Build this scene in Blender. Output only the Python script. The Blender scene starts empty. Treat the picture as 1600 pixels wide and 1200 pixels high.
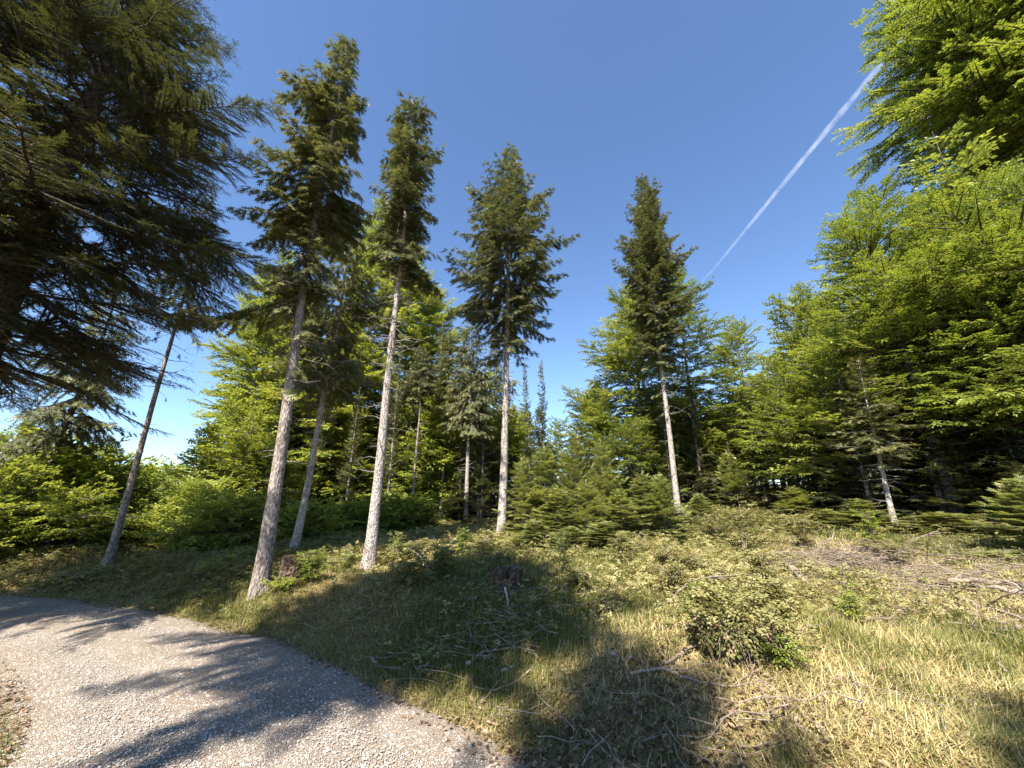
import bpy, math, random
import numpy as np
from math import radians as R, sin, cos, pi

SC = bpy.context.scene
COL = SC.collection
rng = np.random.default_rng(7)
random.seed(7)

# ------------------------------------------------------------------ camera, sky, sun, exposure
CAM_H = 2.2
PITCH = R(16.5)
FPX = 600.0
cam_d = bpy.data.cameras.new('camera')
cam_d.sensor_width = 36.0
cam_d.lens = 13.5
cam_d.clip_start = 0.05
cam_d.clip_end = 30000
cam = bpy.data.objects.new('camera', cam_d)
COL.objects.link(cam)
cam.location = (0, 0, CAM_H)
cam.rotation_euler = (R(90) + PITCH, 0, 0)
SC.camera = cam

SUN_AZ = R(25)      # behind the camera, to the left
SUN_EL = R(50)
to_sun = np.array([-sin(SUN_AZ) * cos(SUN_EL), -cos(SUN_AZ) * cos(SUN_EL), sin(SUN_EL)])

world = bpy.data.worlds.new('World')
SC.world = world
world.use_nodes = True
wn = world.node_tree
bg = wn.nodes['Background']
sky = wn.nodes.new('ShaderNodeTexSky')
sky.sky_type = 'NISHITA'
sky.sun_disc = False
sky.sun_elevation = SUN_EL
sky.sun_rotation = R(205)
sky.altitude = 900
sky.air_density = 1.0
sky.dust_density = 0.1
sky.ozone_density = 5.5
bg.inputs['Strength'].default_value = 0.066
wn.links.new(sky.outputs['Color'], bg.inputs['Color'])

sun_d = bpy.data.lights.new('sun', 'SUN')
sun_d.energy = 3.7
sun_d.angle = R(0.53)
sun_d.color = (1.0, 0.94, 0.84)
sun = bpy.data.objects.new('sun', sun_d)
COL.objects.link(sun)
from mathutils import Vector, Matrix
sun.rotation_euler = Vector(-to_sun).to_track_quat('-Z', 'Y').to_euler()

SC.view_settings.view_transform = 'Standard'
SC.view_settings.look = 'None'
SC.view_settings.exposure = 2.1
SC.view_settings.gamma = 1.0
SC.cycles.max_bounces = 6
SC.cycles.diffuse_bounces = 3
SC.cycles.transmission_bounces = 4
SC.cycles.transparent_max_bounces = 6
SC.cycles.sample_clamp_indirect = 4.0
SC.render.use_persistent_data = False

# ------------------------------------------------------------------ terrain
_wr = np.random.default_rng(3)
_WK = [(_wr.normal(size=2) * f, _wr.uniform(0, 6.28), a) for f, a, n in
       ((0.35, .5, 5), (0.9, .3, 7), (2.2, .16, 9), (5.0, .07, 9)) for _ in range(n)]


def fbm(x, y, ox=0.0, s=1.0):
    v = 0
    for k, ph, a in _WK:
        v = v + a * np.sin(k[0] * (x * s + ox) + k[1] * (y * s - ox * .7) + ph)
    return v * 0.55


def sstep(a, b, v):
    t = np.clip((v - a) / (b - a), 0, 1)
    return t * t * (3 - 2 * t)


EDGE_R = np.array([(9, -9), (6, -4.5), (3.2, -0.6), (1.5, 2.3), (-.11, 4.06), (-1.42, 5.1), (-2.6, 6.13), (-4.8, 7.4), (-7.7, 8.75), (-9.9, 9.5),
                   (-13.5, 10.2), (-19, 10.2), (-28, 9.0)])
EDGE_L = np.array([(4.6, -10.5), (1.8, -6.5), (-.9, -2.6), (-2.5, 1.5), (-4.0, 3.8), (-5.2, 4.85), (-6.75, 6.0), (-8.35, 6.85), (-9.9, 7.2), (-11.3, 7.3),
                   (-14.0, 7.2), (-19, 7.0), (-28, 5.8)])


def _smooth_edge(E):
    par = np.linspace(0, len(E) - 1, 52)
    D = np.stack([np.interp(par, np.arange(len(E)), E[:, j]) for j in range(2)], 1)
    for _ in range(5): D[1:-1] = (D[:-2] + 2 * D[1:-1] + D[2:]) / 4
    return D


EDGE_R = _smooth_edge(EDGE_R); EDGE_L = _smooth_edge(EDGE_L)


def poly_dist(x, y, P, extra=None):
    """distance to a polyline, sign (+ = right-hand bank side) and interpolated extra"""
    x = np.asarray(x, float); y = np.asarray(y, float)
    best = np.full(x.shape, 1e9); sg = np.zeros(x.shape); ex = np.zeros(x.shape)
    for i in range(len(P) - 1):
        a, b = P[i], P[i + 1]
        d = b - a
        t = np.clip(((x - a[0]) * d[0] + (y - a[1]) * d[1]) / (d @ d), 0, 1)
        dx = x - (a[0] + t * d[0]); dy = y - (a[1] + t * d[1])
        q = np.hypot(dx, dy)
        m = q < best
        best = np.where(m, q, best)
        sg = np.where(m, np.sign(dx * d[1] - dy * d[0]), sg)
        if extra is not None:
            ex = np.where(m, extra[i] * (1 - t) + extra[i + 1] * t, ex)
    return best, sg, ex


def road_off(x, y):
    """signed distance outside the road edge (negative on the road) and the side"""
    dr, sr, _ = poly_dist(x, y, EDGE_R)
    dl, sl, _ = poly_dist(x, y, EDGE_L)
    offr = np.where(sr > 0, dr, -dr); offl = np.where(sl < 0, dl, -dl)
    return np.maximum(offr, offl), np.where(offr > offl, 1.0, -1.0)


def ground(x, y):
    x = np.asarray(x, float); y = np.asarray(y, float)
    off, side = road_off(x, y)
    u = x + 1.5
    z = 0.08 * (0.5 * (u + np.sqrt(u * u + 5)) - .6)
    z = np.minimum(z, 2.2 + 0.02 * x)
    z = z + 0.022 * np.clip(y - 5, 0, 40)
    left = np.clip(-12.5 - x, 0, None)
    z = z - 0.16 * left * left / (left + 6) * sstep(9, 13, y + 0 * x)
    z = np.maximum(z, -60)
    bank = np.where(side >= 0, 0.38 * sstep(0.1, 2.3, off) * (1 - .75 * sstep(0, 6, x)), 0.06 * sstep(0.1, 1.5, off))
    n = fbm(x, y) * 0.13 + fbm(x, y, 9.1, 2.7) * 0.05
    fade = sstep(-0.1, 1.6, off)
    near = 1 / (1 + (np.hypot(x, y) / 60) ** 2)
    zz = (z + bank + n * near) * fade
    road = 0.03 * np.clip(1 - (off + 1.6) ** 2 / 2.6, 0, 1)
    return np.where(off < -0.1, road * 1.0 - .03, zz + 0.0)


def ray(px, py):
    u = (px - 800) / FPX; v = (600 - py) / FPX
    return np.array([u, cos(PITCH) - sin(PITCH) * v, sin(PITCH) + cos(PITCH) * v])


_TT = np.concatenate([np.arange(1.0, 30, .02), np.arange(30, 90, .2)])


def at_ground(px, py):
    d = ray(px, py)
    P = _TT[:, None] * d
    hit = np.nonzero(CAM_H + P[:, 2] < ground(P[:, 0], P[:, 1]))[0]
    p = P[hit[0]] if len(hit) else d * 40
    return np.array([p[0], p[1], float(ground(p[0], p[1]))])


def at_y(px, py, Y):
    d = ray(px, py)
    p = d * (Y / d[1])
    return np.array([p[0], p[1], CAM_H + p[2]])


def px_m(py, Y):
    """metres per photo pixel at forward distance Y on picture row py"""
    return (Y / ray(800, py)[1]) / FPX


# ------------------------------------------------------------------ mesh building
class MB:
    def __init__(self):
        self.v = []; self.t = []; self.m = []; self.tint = []; self.n = 0

    def add(self, verts, tris, mat=0, tint=0.5):
        verts = np.asarray(verts, np.float32).reshape(-1, 3)
        tris = np.asarray(tris, np.int64).reshape(-1, 3)
        self.v.append(verts); self.t.append(tris + self.n)
        self.m.append(np.full(len(tris), mat, np.int32))
        self.tint.append(np.broadcast_to(np.asarray(tint, np.float32), (len(verts),)))
        self.n += len(verts)

    def quads(self, verts, q, mat=0, tint=0.5):
        q = np.asarray(q).reshape(-1, 4)
        self.add(verts, np.concatenate([q[:, [0, 1, 2]], q[:, [0, 2, 3]]]), mat, tint)

    def mesh(self, name, mats, smooth=False):
        me = bpy.data.meshes.new(name)
        v = np.concatenate(self.v); t = np.concatenate(self.t); m = np.concatenate(self.m); ti = np.concatenate(self.tint)
        me.vertices.add(len(v)); me.vertices.foreach_set('co', v.ravel())
        me.loops.add(len(t) * 3); me.loops.foreach_set('vertex_index', t.ravel().astype(np.int32))
        me.polygons.add(len(t))
        me.polygons.foreach_set('loop_start', (np.arange(len(t)) * 3).astype(np.int32))
        me.polygons.foreach_set('material_index', m)
        me.polygons.foreach_set('use_smooth', np.full(len(t), smooth))
        a = me.attributes.new('tint', 'FLOAT', 'POINT'); a.data.foreach_set('value', np.ascontiguousarray(ti, np.float32))
        for x in (mats if isinstance(mats, (list, tuple)) else [mats]):
            me.materials.append(x)
        me.update(calc_edges=True)
        return me


def obj(name, mb, mats, parent=None, smooth=False, loc=None):
    me = mb if isinstance(mb, bpy.types.Mesh) else mb.mesh(name, mats, smooth)
    o = bpy.data.objects.new(name, me)
    COL.objects.link(o)
    if parent is not None: o.parent = parent
    if loc is not None: o.location = loc
    return o


def thing(name, label, cat, loc=(0, 0, 0), rotz=0.0, group=None, scale=(1, 1, 1)):
    o = bpy.data.objects.new(name, None)
    COL.objects.link(o)
    o.location = loc; o.rotation_euler = (0, 0, rotz); o.scale = scale
    return tag(o, label, cat, group)


def tag(o, label=None, cat=None, group=None, kind=None):
    if label: o['label'] = label
    if cat: o['category'] = cat
    if group: o['group'] = group
    if kind: o['kind'] = kind
    return o


def dup(root, loc, rotz, scale, label, group=None):
    r = root.copy(); COL.objects.link(r)
    r.location = loc; r.rotation_euler = (0, 0, rotz); r.scale = scale
    r['label'] = label
    if group: r['group'] = group
    for ch in list(root.children):
        c = ch.copy(); COL.objects.link(c); c.parent = r
    return r


def tubes(mb, P, Rad, sides=5, mat=0, tint=0.5, cap=False):
    """P (B,n,3), Rad (B,n): B tubes in one go"""
    P = np.asarray(P, float); Rad = np.asarray(Rad, float)
    if P.ndim == 2: P = P[None]; Rad = Rad[None]
    B, n, _ = P.shape
    T = np.gradient(P, axis=1)
    T /= np.linalg.norm(T, axis=2, keepdims=True) + 1e-9
    ref = np.where(np.abs(T[:, :, 2:3]) > 0.85, np.array([1., 0, 0]), np.array([0, 0, 1.]))
    ref = np.repeat(ref[:, n // 2:n // 2 + 1], n, axis=1)
    S = np.cross(T, ref); S /= np.linalg.norm(S, axis=2, keepdims=True) + 1e-9
    U = np.cross(S, T)
    a = np.arange(sides) * 2 * pi / sides
    V = P[:, :, None] + Rad[:, :, None, None] * (np.cos(a)[:, None] * S[:, :, None] + np.sin(a)[:, None] * U[:, :, None])
    base = (np.arange(B) * n * sides)[:, None, None]
    i = np.arange(n - 1)[None, :, None] * sides
    k = np.arange(sides)[None, None]
    k2 = (k + 1) % sides
    q = np.stack([base + i + k, base + i + k2, base + i + sides + k2, base + i + sides + k], -1).reshape(-1, 4)
    tt = tint if np.ndim(tint) == 0 else np.repeat(tint, n * sides)
    mb.quads(V.reshape(-1, 3), q, mat, tt)
    if cap:
        for b in range(B):
            o = b * n * sides + (n - 1) * sides
            vv = V.reshape(-1, 3)[o:o + sides]
            mb.add(np.vstack([vv, vv.mean(0)]), [(j, (j + 1) % sides, sides) for j in range(sides)], mat, 0.5)


# ------------------------------------------------------------------ leaf and needle shapes (x forward, y side, z up), unit length
def tpl(parts):
    v = []; f = []
    for vv, ff in parts:
        n = len(v); v += vv; f += [tuple(i + n for i in t) for t in ff]
    return np.array(v, float), np.array(f, int)


def leaf_shape(o, ang, l, w, fold=0.25, dz=0.0):
    c, s = cos(ang), sin(ang)
    def P(a, b, z): return (o[0] + c * a - s * b, o[1] + s * a + c * b, o[2] + z)
    v = [P(0, 0, 0), P(l * .45, w / 2, fold * w), P(l, 0, dz), P(l * .45, -w / 2, fold * w)]
    return v, [(0, 2, 1), (0, 3, 2)]


def needle(o, ang, l, w, dz=0.0):
    c, s = cos(ang), sin(ang)
    def P(a, b, z): return (o[0] + c * a - s * b, o[1] + s * a + c * b, o[2] + z)
    return [P(0, -w / 2, 0), P(0, w / 2, 0), P(l, 0, dz)], [(0, 1, 2)]


def comb(n, l, w, lift=0.08):
    p = [([(0, -.012, 0), (0, .012, 0), (1, 0, 0)], [(0, 1, 2)])]
    for i in range(n):
        x = 0.04 + .9 * i / n
        for s in (1, -1):
            p.append(needle((x, 0, 0), s * R(58 - 20 * i / n), l * (1 - .35 * i / n), w, lift * (1 if (i % 2) else -.4)))
    p.append(needle((.9, 0, 0), 0, l * .8, w))
    return tpl(p)


NEEDLE_NEAR = comb(9, .20, .05)
NEEDLE_MID = comb(5, .27, .11)
NEEDLE_FAR = tpl([needle((0, 0, 0), 0, 1, .15)] + [needle((x_, 0, 0), R(sg_ * an_), l_, .15, dz_) for x_, an_, l_, dz_ in ((.06, 52, .5, .1), (.3, 44, .5, -.08), (.55, 32, .42, .06)) for sg_ in (1, -1)])
SPRAY = tpl([leaf_shape((.02, 0, 0), R(60), .34, .22), leaf_shape((.18, 0, .02), R(-55), .36, .23), leaf_shape((.36, 0, 0), R(50), .36, .23),
             leaf_shape((.52, 0, -.01), R(-46), .34, .22), leaf_shape((.64, 0, -.02), R(4), .36, .22, .25, -.06)])
SPRAY_FAR = tpl([leaf_shape((0, 0, 0), R(48), .55, .36), leaf_shape((.2, 0, .02), R(-45), .56, .36), leaf_shape((.45, 0, -.02), R(5), .55, .34, .2, -.08)])


def scatter(mb, tm, pos, d, up, length, mat=0, tint=0.5):
    """place a template at every pos, x axis along d"""
    tv, tf = tm
    d = d / (np.linalg.norm(d, axis=1, keepdims=True) + 1e-9)
    s = np.cross(up, d); s /= np.linalg.norm(s, axis=1, keepdims=True) + 1e-9
    u = np.cross(d, s)
    L = np.asarray(length)[:, None, None]
    V = pos[:, None] + L * (tv[None, :, 0:1] * d[:, None] + tv[None, :, 1:2] * s[:, None] + tv[None, :, 2:3] * u[:, None])
    F = tf[None] + (np.arange(len(pos)) * len(tv))[:, None, None]
    mb.add(V.reshape(-1, 3), F.reshape(-1, 3), mat, np.repeat(np.broadcast_to(tint, (len(pos),)), len(tv)))


def along(n_each):
    idx = np.repeat(np.arange(len(n_each)), n_each)
    first = np.repeat(np.cumsum(n_each) - n_each, n_each)
    k = np.arange(len(idx)) - first
    return idx, k


def rot_about(v, axis, ang):
    c = np.cos(ang)[:, None]; s = np.sin(ang)[:, None]
    return v * c + np.cross(axis, v) * s + axis * (np.sum(axis * v, 1, keepdims=True)) * (1 - c)


DENS = (1.6, .72, .52, 1.22, .7)


def grow(rg, wood, leaf, axis, hb, ht, nb, Lf, elev, droop=.15, up=.05, sub_sp=.14, sub_len=.38, sub_min=.12, sub_ang=55, hang=0.0,
         shoot_sp=.08, shoot_len=.14, tm=NEEDLE_FAR, flat=.25, start=.12, rad=.018, jit=.25, tint0=.35, power=1.0, clump=0.35, wsides=4, elev_jit=7, gap=0.0, sub_wood=True):
    """branches on a stem -> flat side branches -> shoots carrying needles or leaves"""
    if nb > 1:
        nb = int(nb * DENS[0])
    sub_sp *= DENS[1]; shoot_sp *= DENS[2]; shoot_len *= DENS[3]; rad *= DENS[4]
    u = (np.arange(nb) + rg.uniform(0, 1, nb)) / nb
    h01 = u ** power
    h = hb + (ht - hb) * h01
    az = np.arange(nb) * 2.39996 + rg.uniform(-.5, .5, nb)
    L = np.array([Lf(a, b) for a, b in zip(h01, az)]) * rg.uniform(1 - jit, 1 + jit * .5, nb)
    if clump > 0:
        L *= 1 + clump * np.sin(h * 1.9 + 1.3 * np.sin(az * 1.0 + h * .7)) * np.cos(az * 2 + h * .9)
    keep = (L > .08) & (rg.uniform(0, 1, nb) > gap)
    h, h01, az, L = h[keep], h01[keep], az[keep], L[keep]
    nb = len(h)
    e = np.radians(np.array([elev(a) for a in h01]) + rg.normal(0, elev_jit, nb))
    n = 9
    s = np.linspace(0, 1, n)[None]
    hz = np.stack([np.cos(az), np.sin(az), np.zeros(nb)], 1)
    perp = np.stack([-np.sin(az), np.cos(az), np.zeros(nb)], 1)
    bend = rg.normal(0, .10, nb)[:, None]
    r = L[:, None] * s * np.cos(e)[:, None]
    zz = L[:, None] * (s * np.sin(e)[:, None] - droop * 2 * s ** 2 * (1 - .4 * s) + up * s ** 3)
    o = axis(h)
    P = o[:, None] + hz[:, None] * r[..., None] + perp[:, None] * (L[:, None] * bend * s ** 2)[..., None]
    P[:, :, 2] += zz
    wob = rg.normal(0, .012, P.shape) * L[:, None, None]; wob[:, 0] = 0
    P += wob
    br = np.clip(rad * L[:, None] ** .8, .006, .09) * (1.05 - s)
    tubes(wood, P, br, wsides)
    # side branches
    ns = np.maximum(2, (L * (1 - start) / sub_sp).astype(int))
    bi, k = along(ns)
    sp = start + (1 - start) * (k + rg.uniform(.1, .9, len(k))) / ns[bi]
    f = sp * (n - 1); i0 = np.minimum(f.astype(int), n - 2); fr = (f - i0)[:, None]
    p0 = P[bi, i0] * (1 - fr) + P[bi, i0 + 1] * fr
    tg = P[bi, i0 + 1] - P[bi, i0]; tg /= np.linalg.norm(tg, axis=1, keepdims=True)
    upv = np.cross(tg, perp[bi]) * -1.0
    upv = np.where(upv[:, 2:3] < 0, -upv, upv)
    side = np.where(k % 2 == 0, 1.0, -1.0)
    ang = np.radians(sub_ang) * (1 - .35 * sp) * rg.uniform(.75, 1.2, len(k)) * side
    d1 = rot_about(tg, upv, ang)
    l1 = np.maximum(sub_min, L[bi] * sub_len * (1.02 - sp ** 1.3) * rg.uniform(.6, 1.2, len(k)))
    d1[:, 2] += rg.normal(0, flat, len(k)) - hang
    d1 /= np.linalg.norm(d1, axis=1, keepdims=True)
    p1 = p0 + d1 * l1[:, None]
    p1[:, 2] -= l1 * hang * .35
    if sub_wood:
        mid = (p0 + p1) / 2
        big = l1 > .25
        tubes(wood, np.stack([p0, mid, p1], 1)[big], np.stack([l1 * .018 + .002, l1 * .012 + .002, l1 * .004 + .001], 1)[big], 3)
    # shoots
    nm = np.maximum(2, (l1 / shoot_sp).astype(int))
    si, m = along(nm)
    q = (m + rg.uniform(.2, 1.0, len(m))) / nm[si]
    ps = p0[si] * (1 - q[:, None]) + p1[si] * q[:, None]
    sd = np.where(m % 2 == 0, 1.0, -1.0)
    uu = upv[si] + rg.normal(0, flat * 1.2, (len(m), 3))
    uu /= np.linalg.norm(uu, axis=1, keepdims=True)
    d2 = rot_about(d1[si], uu, sd * np.radians(48) * (1 - .6 * q) * rg.uniform(.5, 1.3, len(m)))
    d2[:, 2] += rg.normal(0, flat, len(m)) - hang * .8
    ln = shoot_len * rg.uniform(.65, 1.3, len(m))
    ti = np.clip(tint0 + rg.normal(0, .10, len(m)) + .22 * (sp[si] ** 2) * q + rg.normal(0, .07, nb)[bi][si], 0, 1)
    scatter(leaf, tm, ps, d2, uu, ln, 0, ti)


def trunk_mesh(rg, mb, H, r0, lean=(0, 0), bow=0.0, bowaz=0.0, sides=14, rings=46, flare=.42, taper=.93, mat=0):
    def axis(h):
        h = np.asarray(h, float); t = h / H
        b = bow * np.sin(pi * np.clip(t, 0, 1.2)) + bow * .25 * np.sin(3.3 * pi * t + bowaz)
        return np.stack([lean[0] * t + b * cos(bowaz), lean[1] * t + b * sin(bowaz), h], -1)
    t = np.linspace(0, 1, rings) ** 1.25
    h = t * H; h[0] = -0.25
    C = axis(h)
    rad = r0 * (1 - taper * t ** .9) * (1 + flare * np.exp(-np.clip(h, 0, None) / .28))
    rad = np.maximum(rad, .008)
    a = np.arange(sides) * 2 * pi / sides
    lob = 1 + .05 * np.sin(a * 3 + rg.uniform(0, 6))[None] * np.exp(-h / 1.0)[:, None] * 2.2 + rg.normal(0, .025, (rings, sides))
    V = C[:, None] + (rad[:, None] * lob)[..., None] * np.stack([np.cos(a), np.sin(a), 0 * a], -1)[None]
    i = np.arange(rings - 1)[:, None] * sides; k = np.arange(sides)[None]; k2 = (k + 1) % sides
    q = np.stack([i + k, i + k2, i + sides + k2, i + sides + k], -1).reshape(-1, 4)
    mb.quads(V.reshape(-1, 3), q, mat)
    return axis


def stubs(rg, mb, axis, h0, h1, n, Lm, rad=.012, drop=.1, twigs=True):
    """short dead branches on a bare stem"""
    h = rg.uniform(min(h0, h1 * .5), h1, n); az = rg.uniform(0, 6.28, n); L = Lm * rg.uniform(.3, 1.2, n)
    s = np.linspace(0, 1, 5)[None]
    hz = np.stack([np.cos(az), np.sin(az), 0 * az], 1)
    P = axis(h)[:, None] + hz[:, None] * (L[:, None] * s)[..., None]
    P[:, :, 2] += L[:, None] * (rg.normal(.05, .15, n)[:, None] * s - drop * s ** 2)
    P[:, 1:] += rg.normal(0, .03, (n, 4, 3)) * L[:, None, None]
    tubes(mb, P, rad * (1.1 - s) * np.ones((n, 1)), 4)
    if twigs:
        k = rg.integers(1, 5, n * 2); b = rg.integers(0, n, n * 2)
        p0 = P[b, k]; d = hz[b] + rg.normal(0, .6, (n * 2, 3)); l = L[b] * .3
        tubes(mb, np.stack([p0, p0 + d * l[:, None]], 1), np.stack([np.full(n * 2, rad * .4), np.full(n * 2, .002)], 1), 3)


# ------------------------------------------------------------------ materials
def mat_new(name):
    m = bpy.data.materials.new(name); m.use_nodes = True
    nt = m.node_tree; nt.nodes.clear()
    out = nt.nodes.new('ShaderNodeOutputMaterial')
    return m, nt, out


def N(nt, typ, **kw):
    n = nt.nodes.new(typ)
    for k, v in kw.items(): setattr(n, k, v)
    return n


def ramp(nt, stops, src=None, interp='LINEAR'):
    r = N(nt, 'ShaderNodeValToRGB'); r.color_ramp.interpolation = interp
    el = r.color_ramp.elements
    while len(el) > 1: el.remove(el[0])
    el[0].position = stops[0][0]; el[0].color = (*stops[0][1], 1)
    for p, c in stops[1:]:
        e = el.new(p); e.color = (*c, 1)
    if src is not None: nt.links.new(src, r.inputs[0])
    return r


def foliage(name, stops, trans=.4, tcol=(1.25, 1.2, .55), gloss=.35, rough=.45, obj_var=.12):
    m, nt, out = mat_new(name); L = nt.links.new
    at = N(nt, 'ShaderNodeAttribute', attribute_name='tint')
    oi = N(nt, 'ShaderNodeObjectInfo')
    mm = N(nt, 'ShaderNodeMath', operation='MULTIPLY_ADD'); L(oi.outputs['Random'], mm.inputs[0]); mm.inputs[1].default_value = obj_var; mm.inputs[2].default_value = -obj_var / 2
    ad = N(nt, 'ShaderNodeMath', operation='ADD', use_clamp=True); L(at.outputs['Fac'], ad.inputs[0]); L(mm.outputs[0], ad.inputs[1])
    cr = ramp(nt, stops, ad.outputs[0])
    pb = N(nt, 'ShaderNodeBsdfPrincipled'); pb.inputs['Roughness'].default_value = rough
    pb.inputs['Specular IOR Level'].default_value = gloss
    L(cr.outputs[0], pb.inputs['Base Color'])
    tc = N(nt, 'ShaderNodeMix', data_type='RGBA', blend_type='MULTIPLY'); tc.inputs[0].default_value = 1
    L(cr.outputs[0], tc.inputs[6]); tc.inputs[7].default_value = (*tcol, 1)
    tr = N(nt, 'ShaderNodeBsdfTranslucent'); L(tc.outputs[2], tr.inputs[0])
    mx = N(nt, 'ShaderNodeMixShader'); mx.inputs[0].default_value = trans
    L(pb.outputs[0], mx.inputs[1]); L(tr.outputs[0], mx.inputs[2]); L(mx.outputs[0], out.inputs[0])
    return m


def bark(name, dark, mid, light, scale=9, zs=.35, bump=.6, spots=.5, moss=None):
    m, nt, out = mat_new(name); L = nt.links.new
    tc = N(nt, 'ShaderNodeTexCoord')
    mp = N(nt, 'ShaderNodeMapping'); mp.inputs['Scale'].default_value = (1, 1, zs); L(tc.outputs['Object'], mp.inputs[0])
    n1 = N(nt, 'ShaderNodeTexNoise'); n1.inputs['Scale'].default_value = scale; n1.inputs['Detail'].default_value = 6; n1.inputs['Roughness'].default_value = .65; L(mp.outputs[0], n1.inputs['Vector'])
    vo = N(nt, 'ShaderNodeTexVoronoi'); vo.inputs['Scale'].default_value = scale * 2.6; L(mp.outputs[0], vo.inputs['Vector'])
    n2 = N(nt, 'ShaderNodeTexNoise'); n2.inputs['Scale'].default_value = scale * .22; n2.inputs['Detail'].default_value = 3; L(tc.outputs['Object'], n2.inputs['Vector'])
    a1 = N(nt, 'ShaderNodeMath', operation='MULTIPLY_ADD'); L(vo.outputs['Distance'], a1.inputs[0]); a1.inputs[1].default_value = spots; L(n1.outputs[0], a1.inputs[2])
    a2 = N(nt, 'ShaderNodeMath', operation='MULTIPLY_ADD'); L(n2.outputs[0], a2.inputs[0]); a2.inputs[1].default_value = .5; L(a1.outputs[0], a2.inputs[2])
    cr = ramp(nt, [(.55, dark), (.85, mid), (1.15, light)] if False else [(.45, dark), (.72, mid), (.98, light)], None)
    sc = N(nt, 'ShaderNodeMath', operation='MULTIPLY'); L(a2.outputs[0], sc.inputs[0]); sc.inputs[1].default_value = .78
    L(sc.outputs[0], cr.inputs[0])
    pb = N(nt, 'ShaderNodeBsdfPrincipled'); pb.inputs['Roughness'].default_value = .9; pb.inputs['Specular IOR Level'].default_value = .15
    L(cr.outputs[0], pb.inputs['Base Color'])
    bp = N(nt, 'ShaderNodeBump'); bp.inputs['Strength'].default_value = bump; bp.inputs['Distance'].default_value = .03
    L(a1.outputs[0], bp.inputs['Height']); L(bp.outputs[0], pb.inputs['Normal'])
    L(pb.outputs[0], out.inputs[0])
    return m


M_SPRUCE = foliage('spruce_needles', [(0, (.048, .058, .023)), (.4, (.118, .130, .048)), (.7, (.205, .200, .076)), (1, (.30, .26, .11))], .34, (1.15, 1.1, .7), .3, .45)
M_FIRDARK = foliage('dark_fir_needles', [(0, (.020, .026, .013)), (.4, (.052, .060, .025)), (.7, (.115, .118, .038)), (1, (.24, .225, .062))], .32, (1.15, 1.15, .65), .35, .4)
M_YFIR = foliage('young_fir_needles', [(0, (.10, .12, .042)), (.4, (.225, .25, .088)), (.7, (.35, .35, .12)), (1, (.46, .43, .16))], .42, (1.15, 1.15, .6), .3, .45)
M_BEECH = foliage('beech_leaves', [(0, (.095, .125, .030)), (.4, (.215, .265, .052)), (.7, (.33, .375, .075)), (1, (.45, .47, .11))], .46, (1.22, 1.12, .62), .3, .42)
M_BEECHW = foliage('beech_leaves_golden', [(0, (.065, .105, .024)), (.4, (.168, .232, .042)), (.7, (.28, .345, .062)), (1, (.40, .445, .085))], .46, (1.22, 1.1, .58), .3, .42)
M_BRUSH = foliage('undergrowth_leaves', [(0, (.07, .075, .026)), (.4, (.17, .168, .058)), (.7, (.29, .265, .105)), (1, (.42, .36, .18))], .35, (1.2, 1.12, .6), .25, .5)
M_GRASS = foliage('grass_blades', [(0, (.06, .085, .018)), (.3, (.14, .155, .035)), (.55, (.30, .255, .095)), (.8, (.47, .375, .18)), (1, (.60, .50, .28))], .3, (1.1, 1.1, .7), .25, .5, 0)
M_DEAD = foliage('dead_needles', [(0, (.05, .026, .014)), (.5, (.12, .062, .034)), (1, (.22, .12, .06))], .15, (1.2, 1, .7), .1, .7)
M_LITTER = foliage('dry_leaves', [(0, (.045, .030, .018)), (.5, (.14, .085, .045)), (.8, (.26, .16, .09)), (1, (.36, .26, .17))], .1, (1.2, 1, .7), .25, .55, 0)
B_SPRUCE = bark('spruce_bark', (.055, .042, .035), (.205, .172, .15), (.42, .375, .335), 13, .5, 1.0, .65)
B_DARK = bark('dark_bark', (.022, .017, .013), (.06, .046, .036), (.15, .12, .095), 9, .5, .7, .5)
B_GREY = bark('grey_rough_bark', (.04, .03, .026), (.15, .12, .105), (.33, .285, .25), 10, .4, 1.0, .6)
B_BEECH = bark('beech_bark', (.07, .06, .05), (.19, .17, .15), (.36, .33, .30), 4, .8, .25, .15)
B_STICK = bark('dead_wood', (.085, .062, .045), (.20, .15, .115), (.36, .29, .23), 14, .6, .5, .4)
B_PALE = bark('bleached_wood', (.22, .18, .14), (.40, .34, .28), (.56, .50, .43), 12, .6, .4, .3)
B_STUMP = bark('rotten_stump_wood', (.014, .010, .008), (.045, .03, .02), (.13, .09, .06), 9, .6, 1.0, .6)


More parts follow.
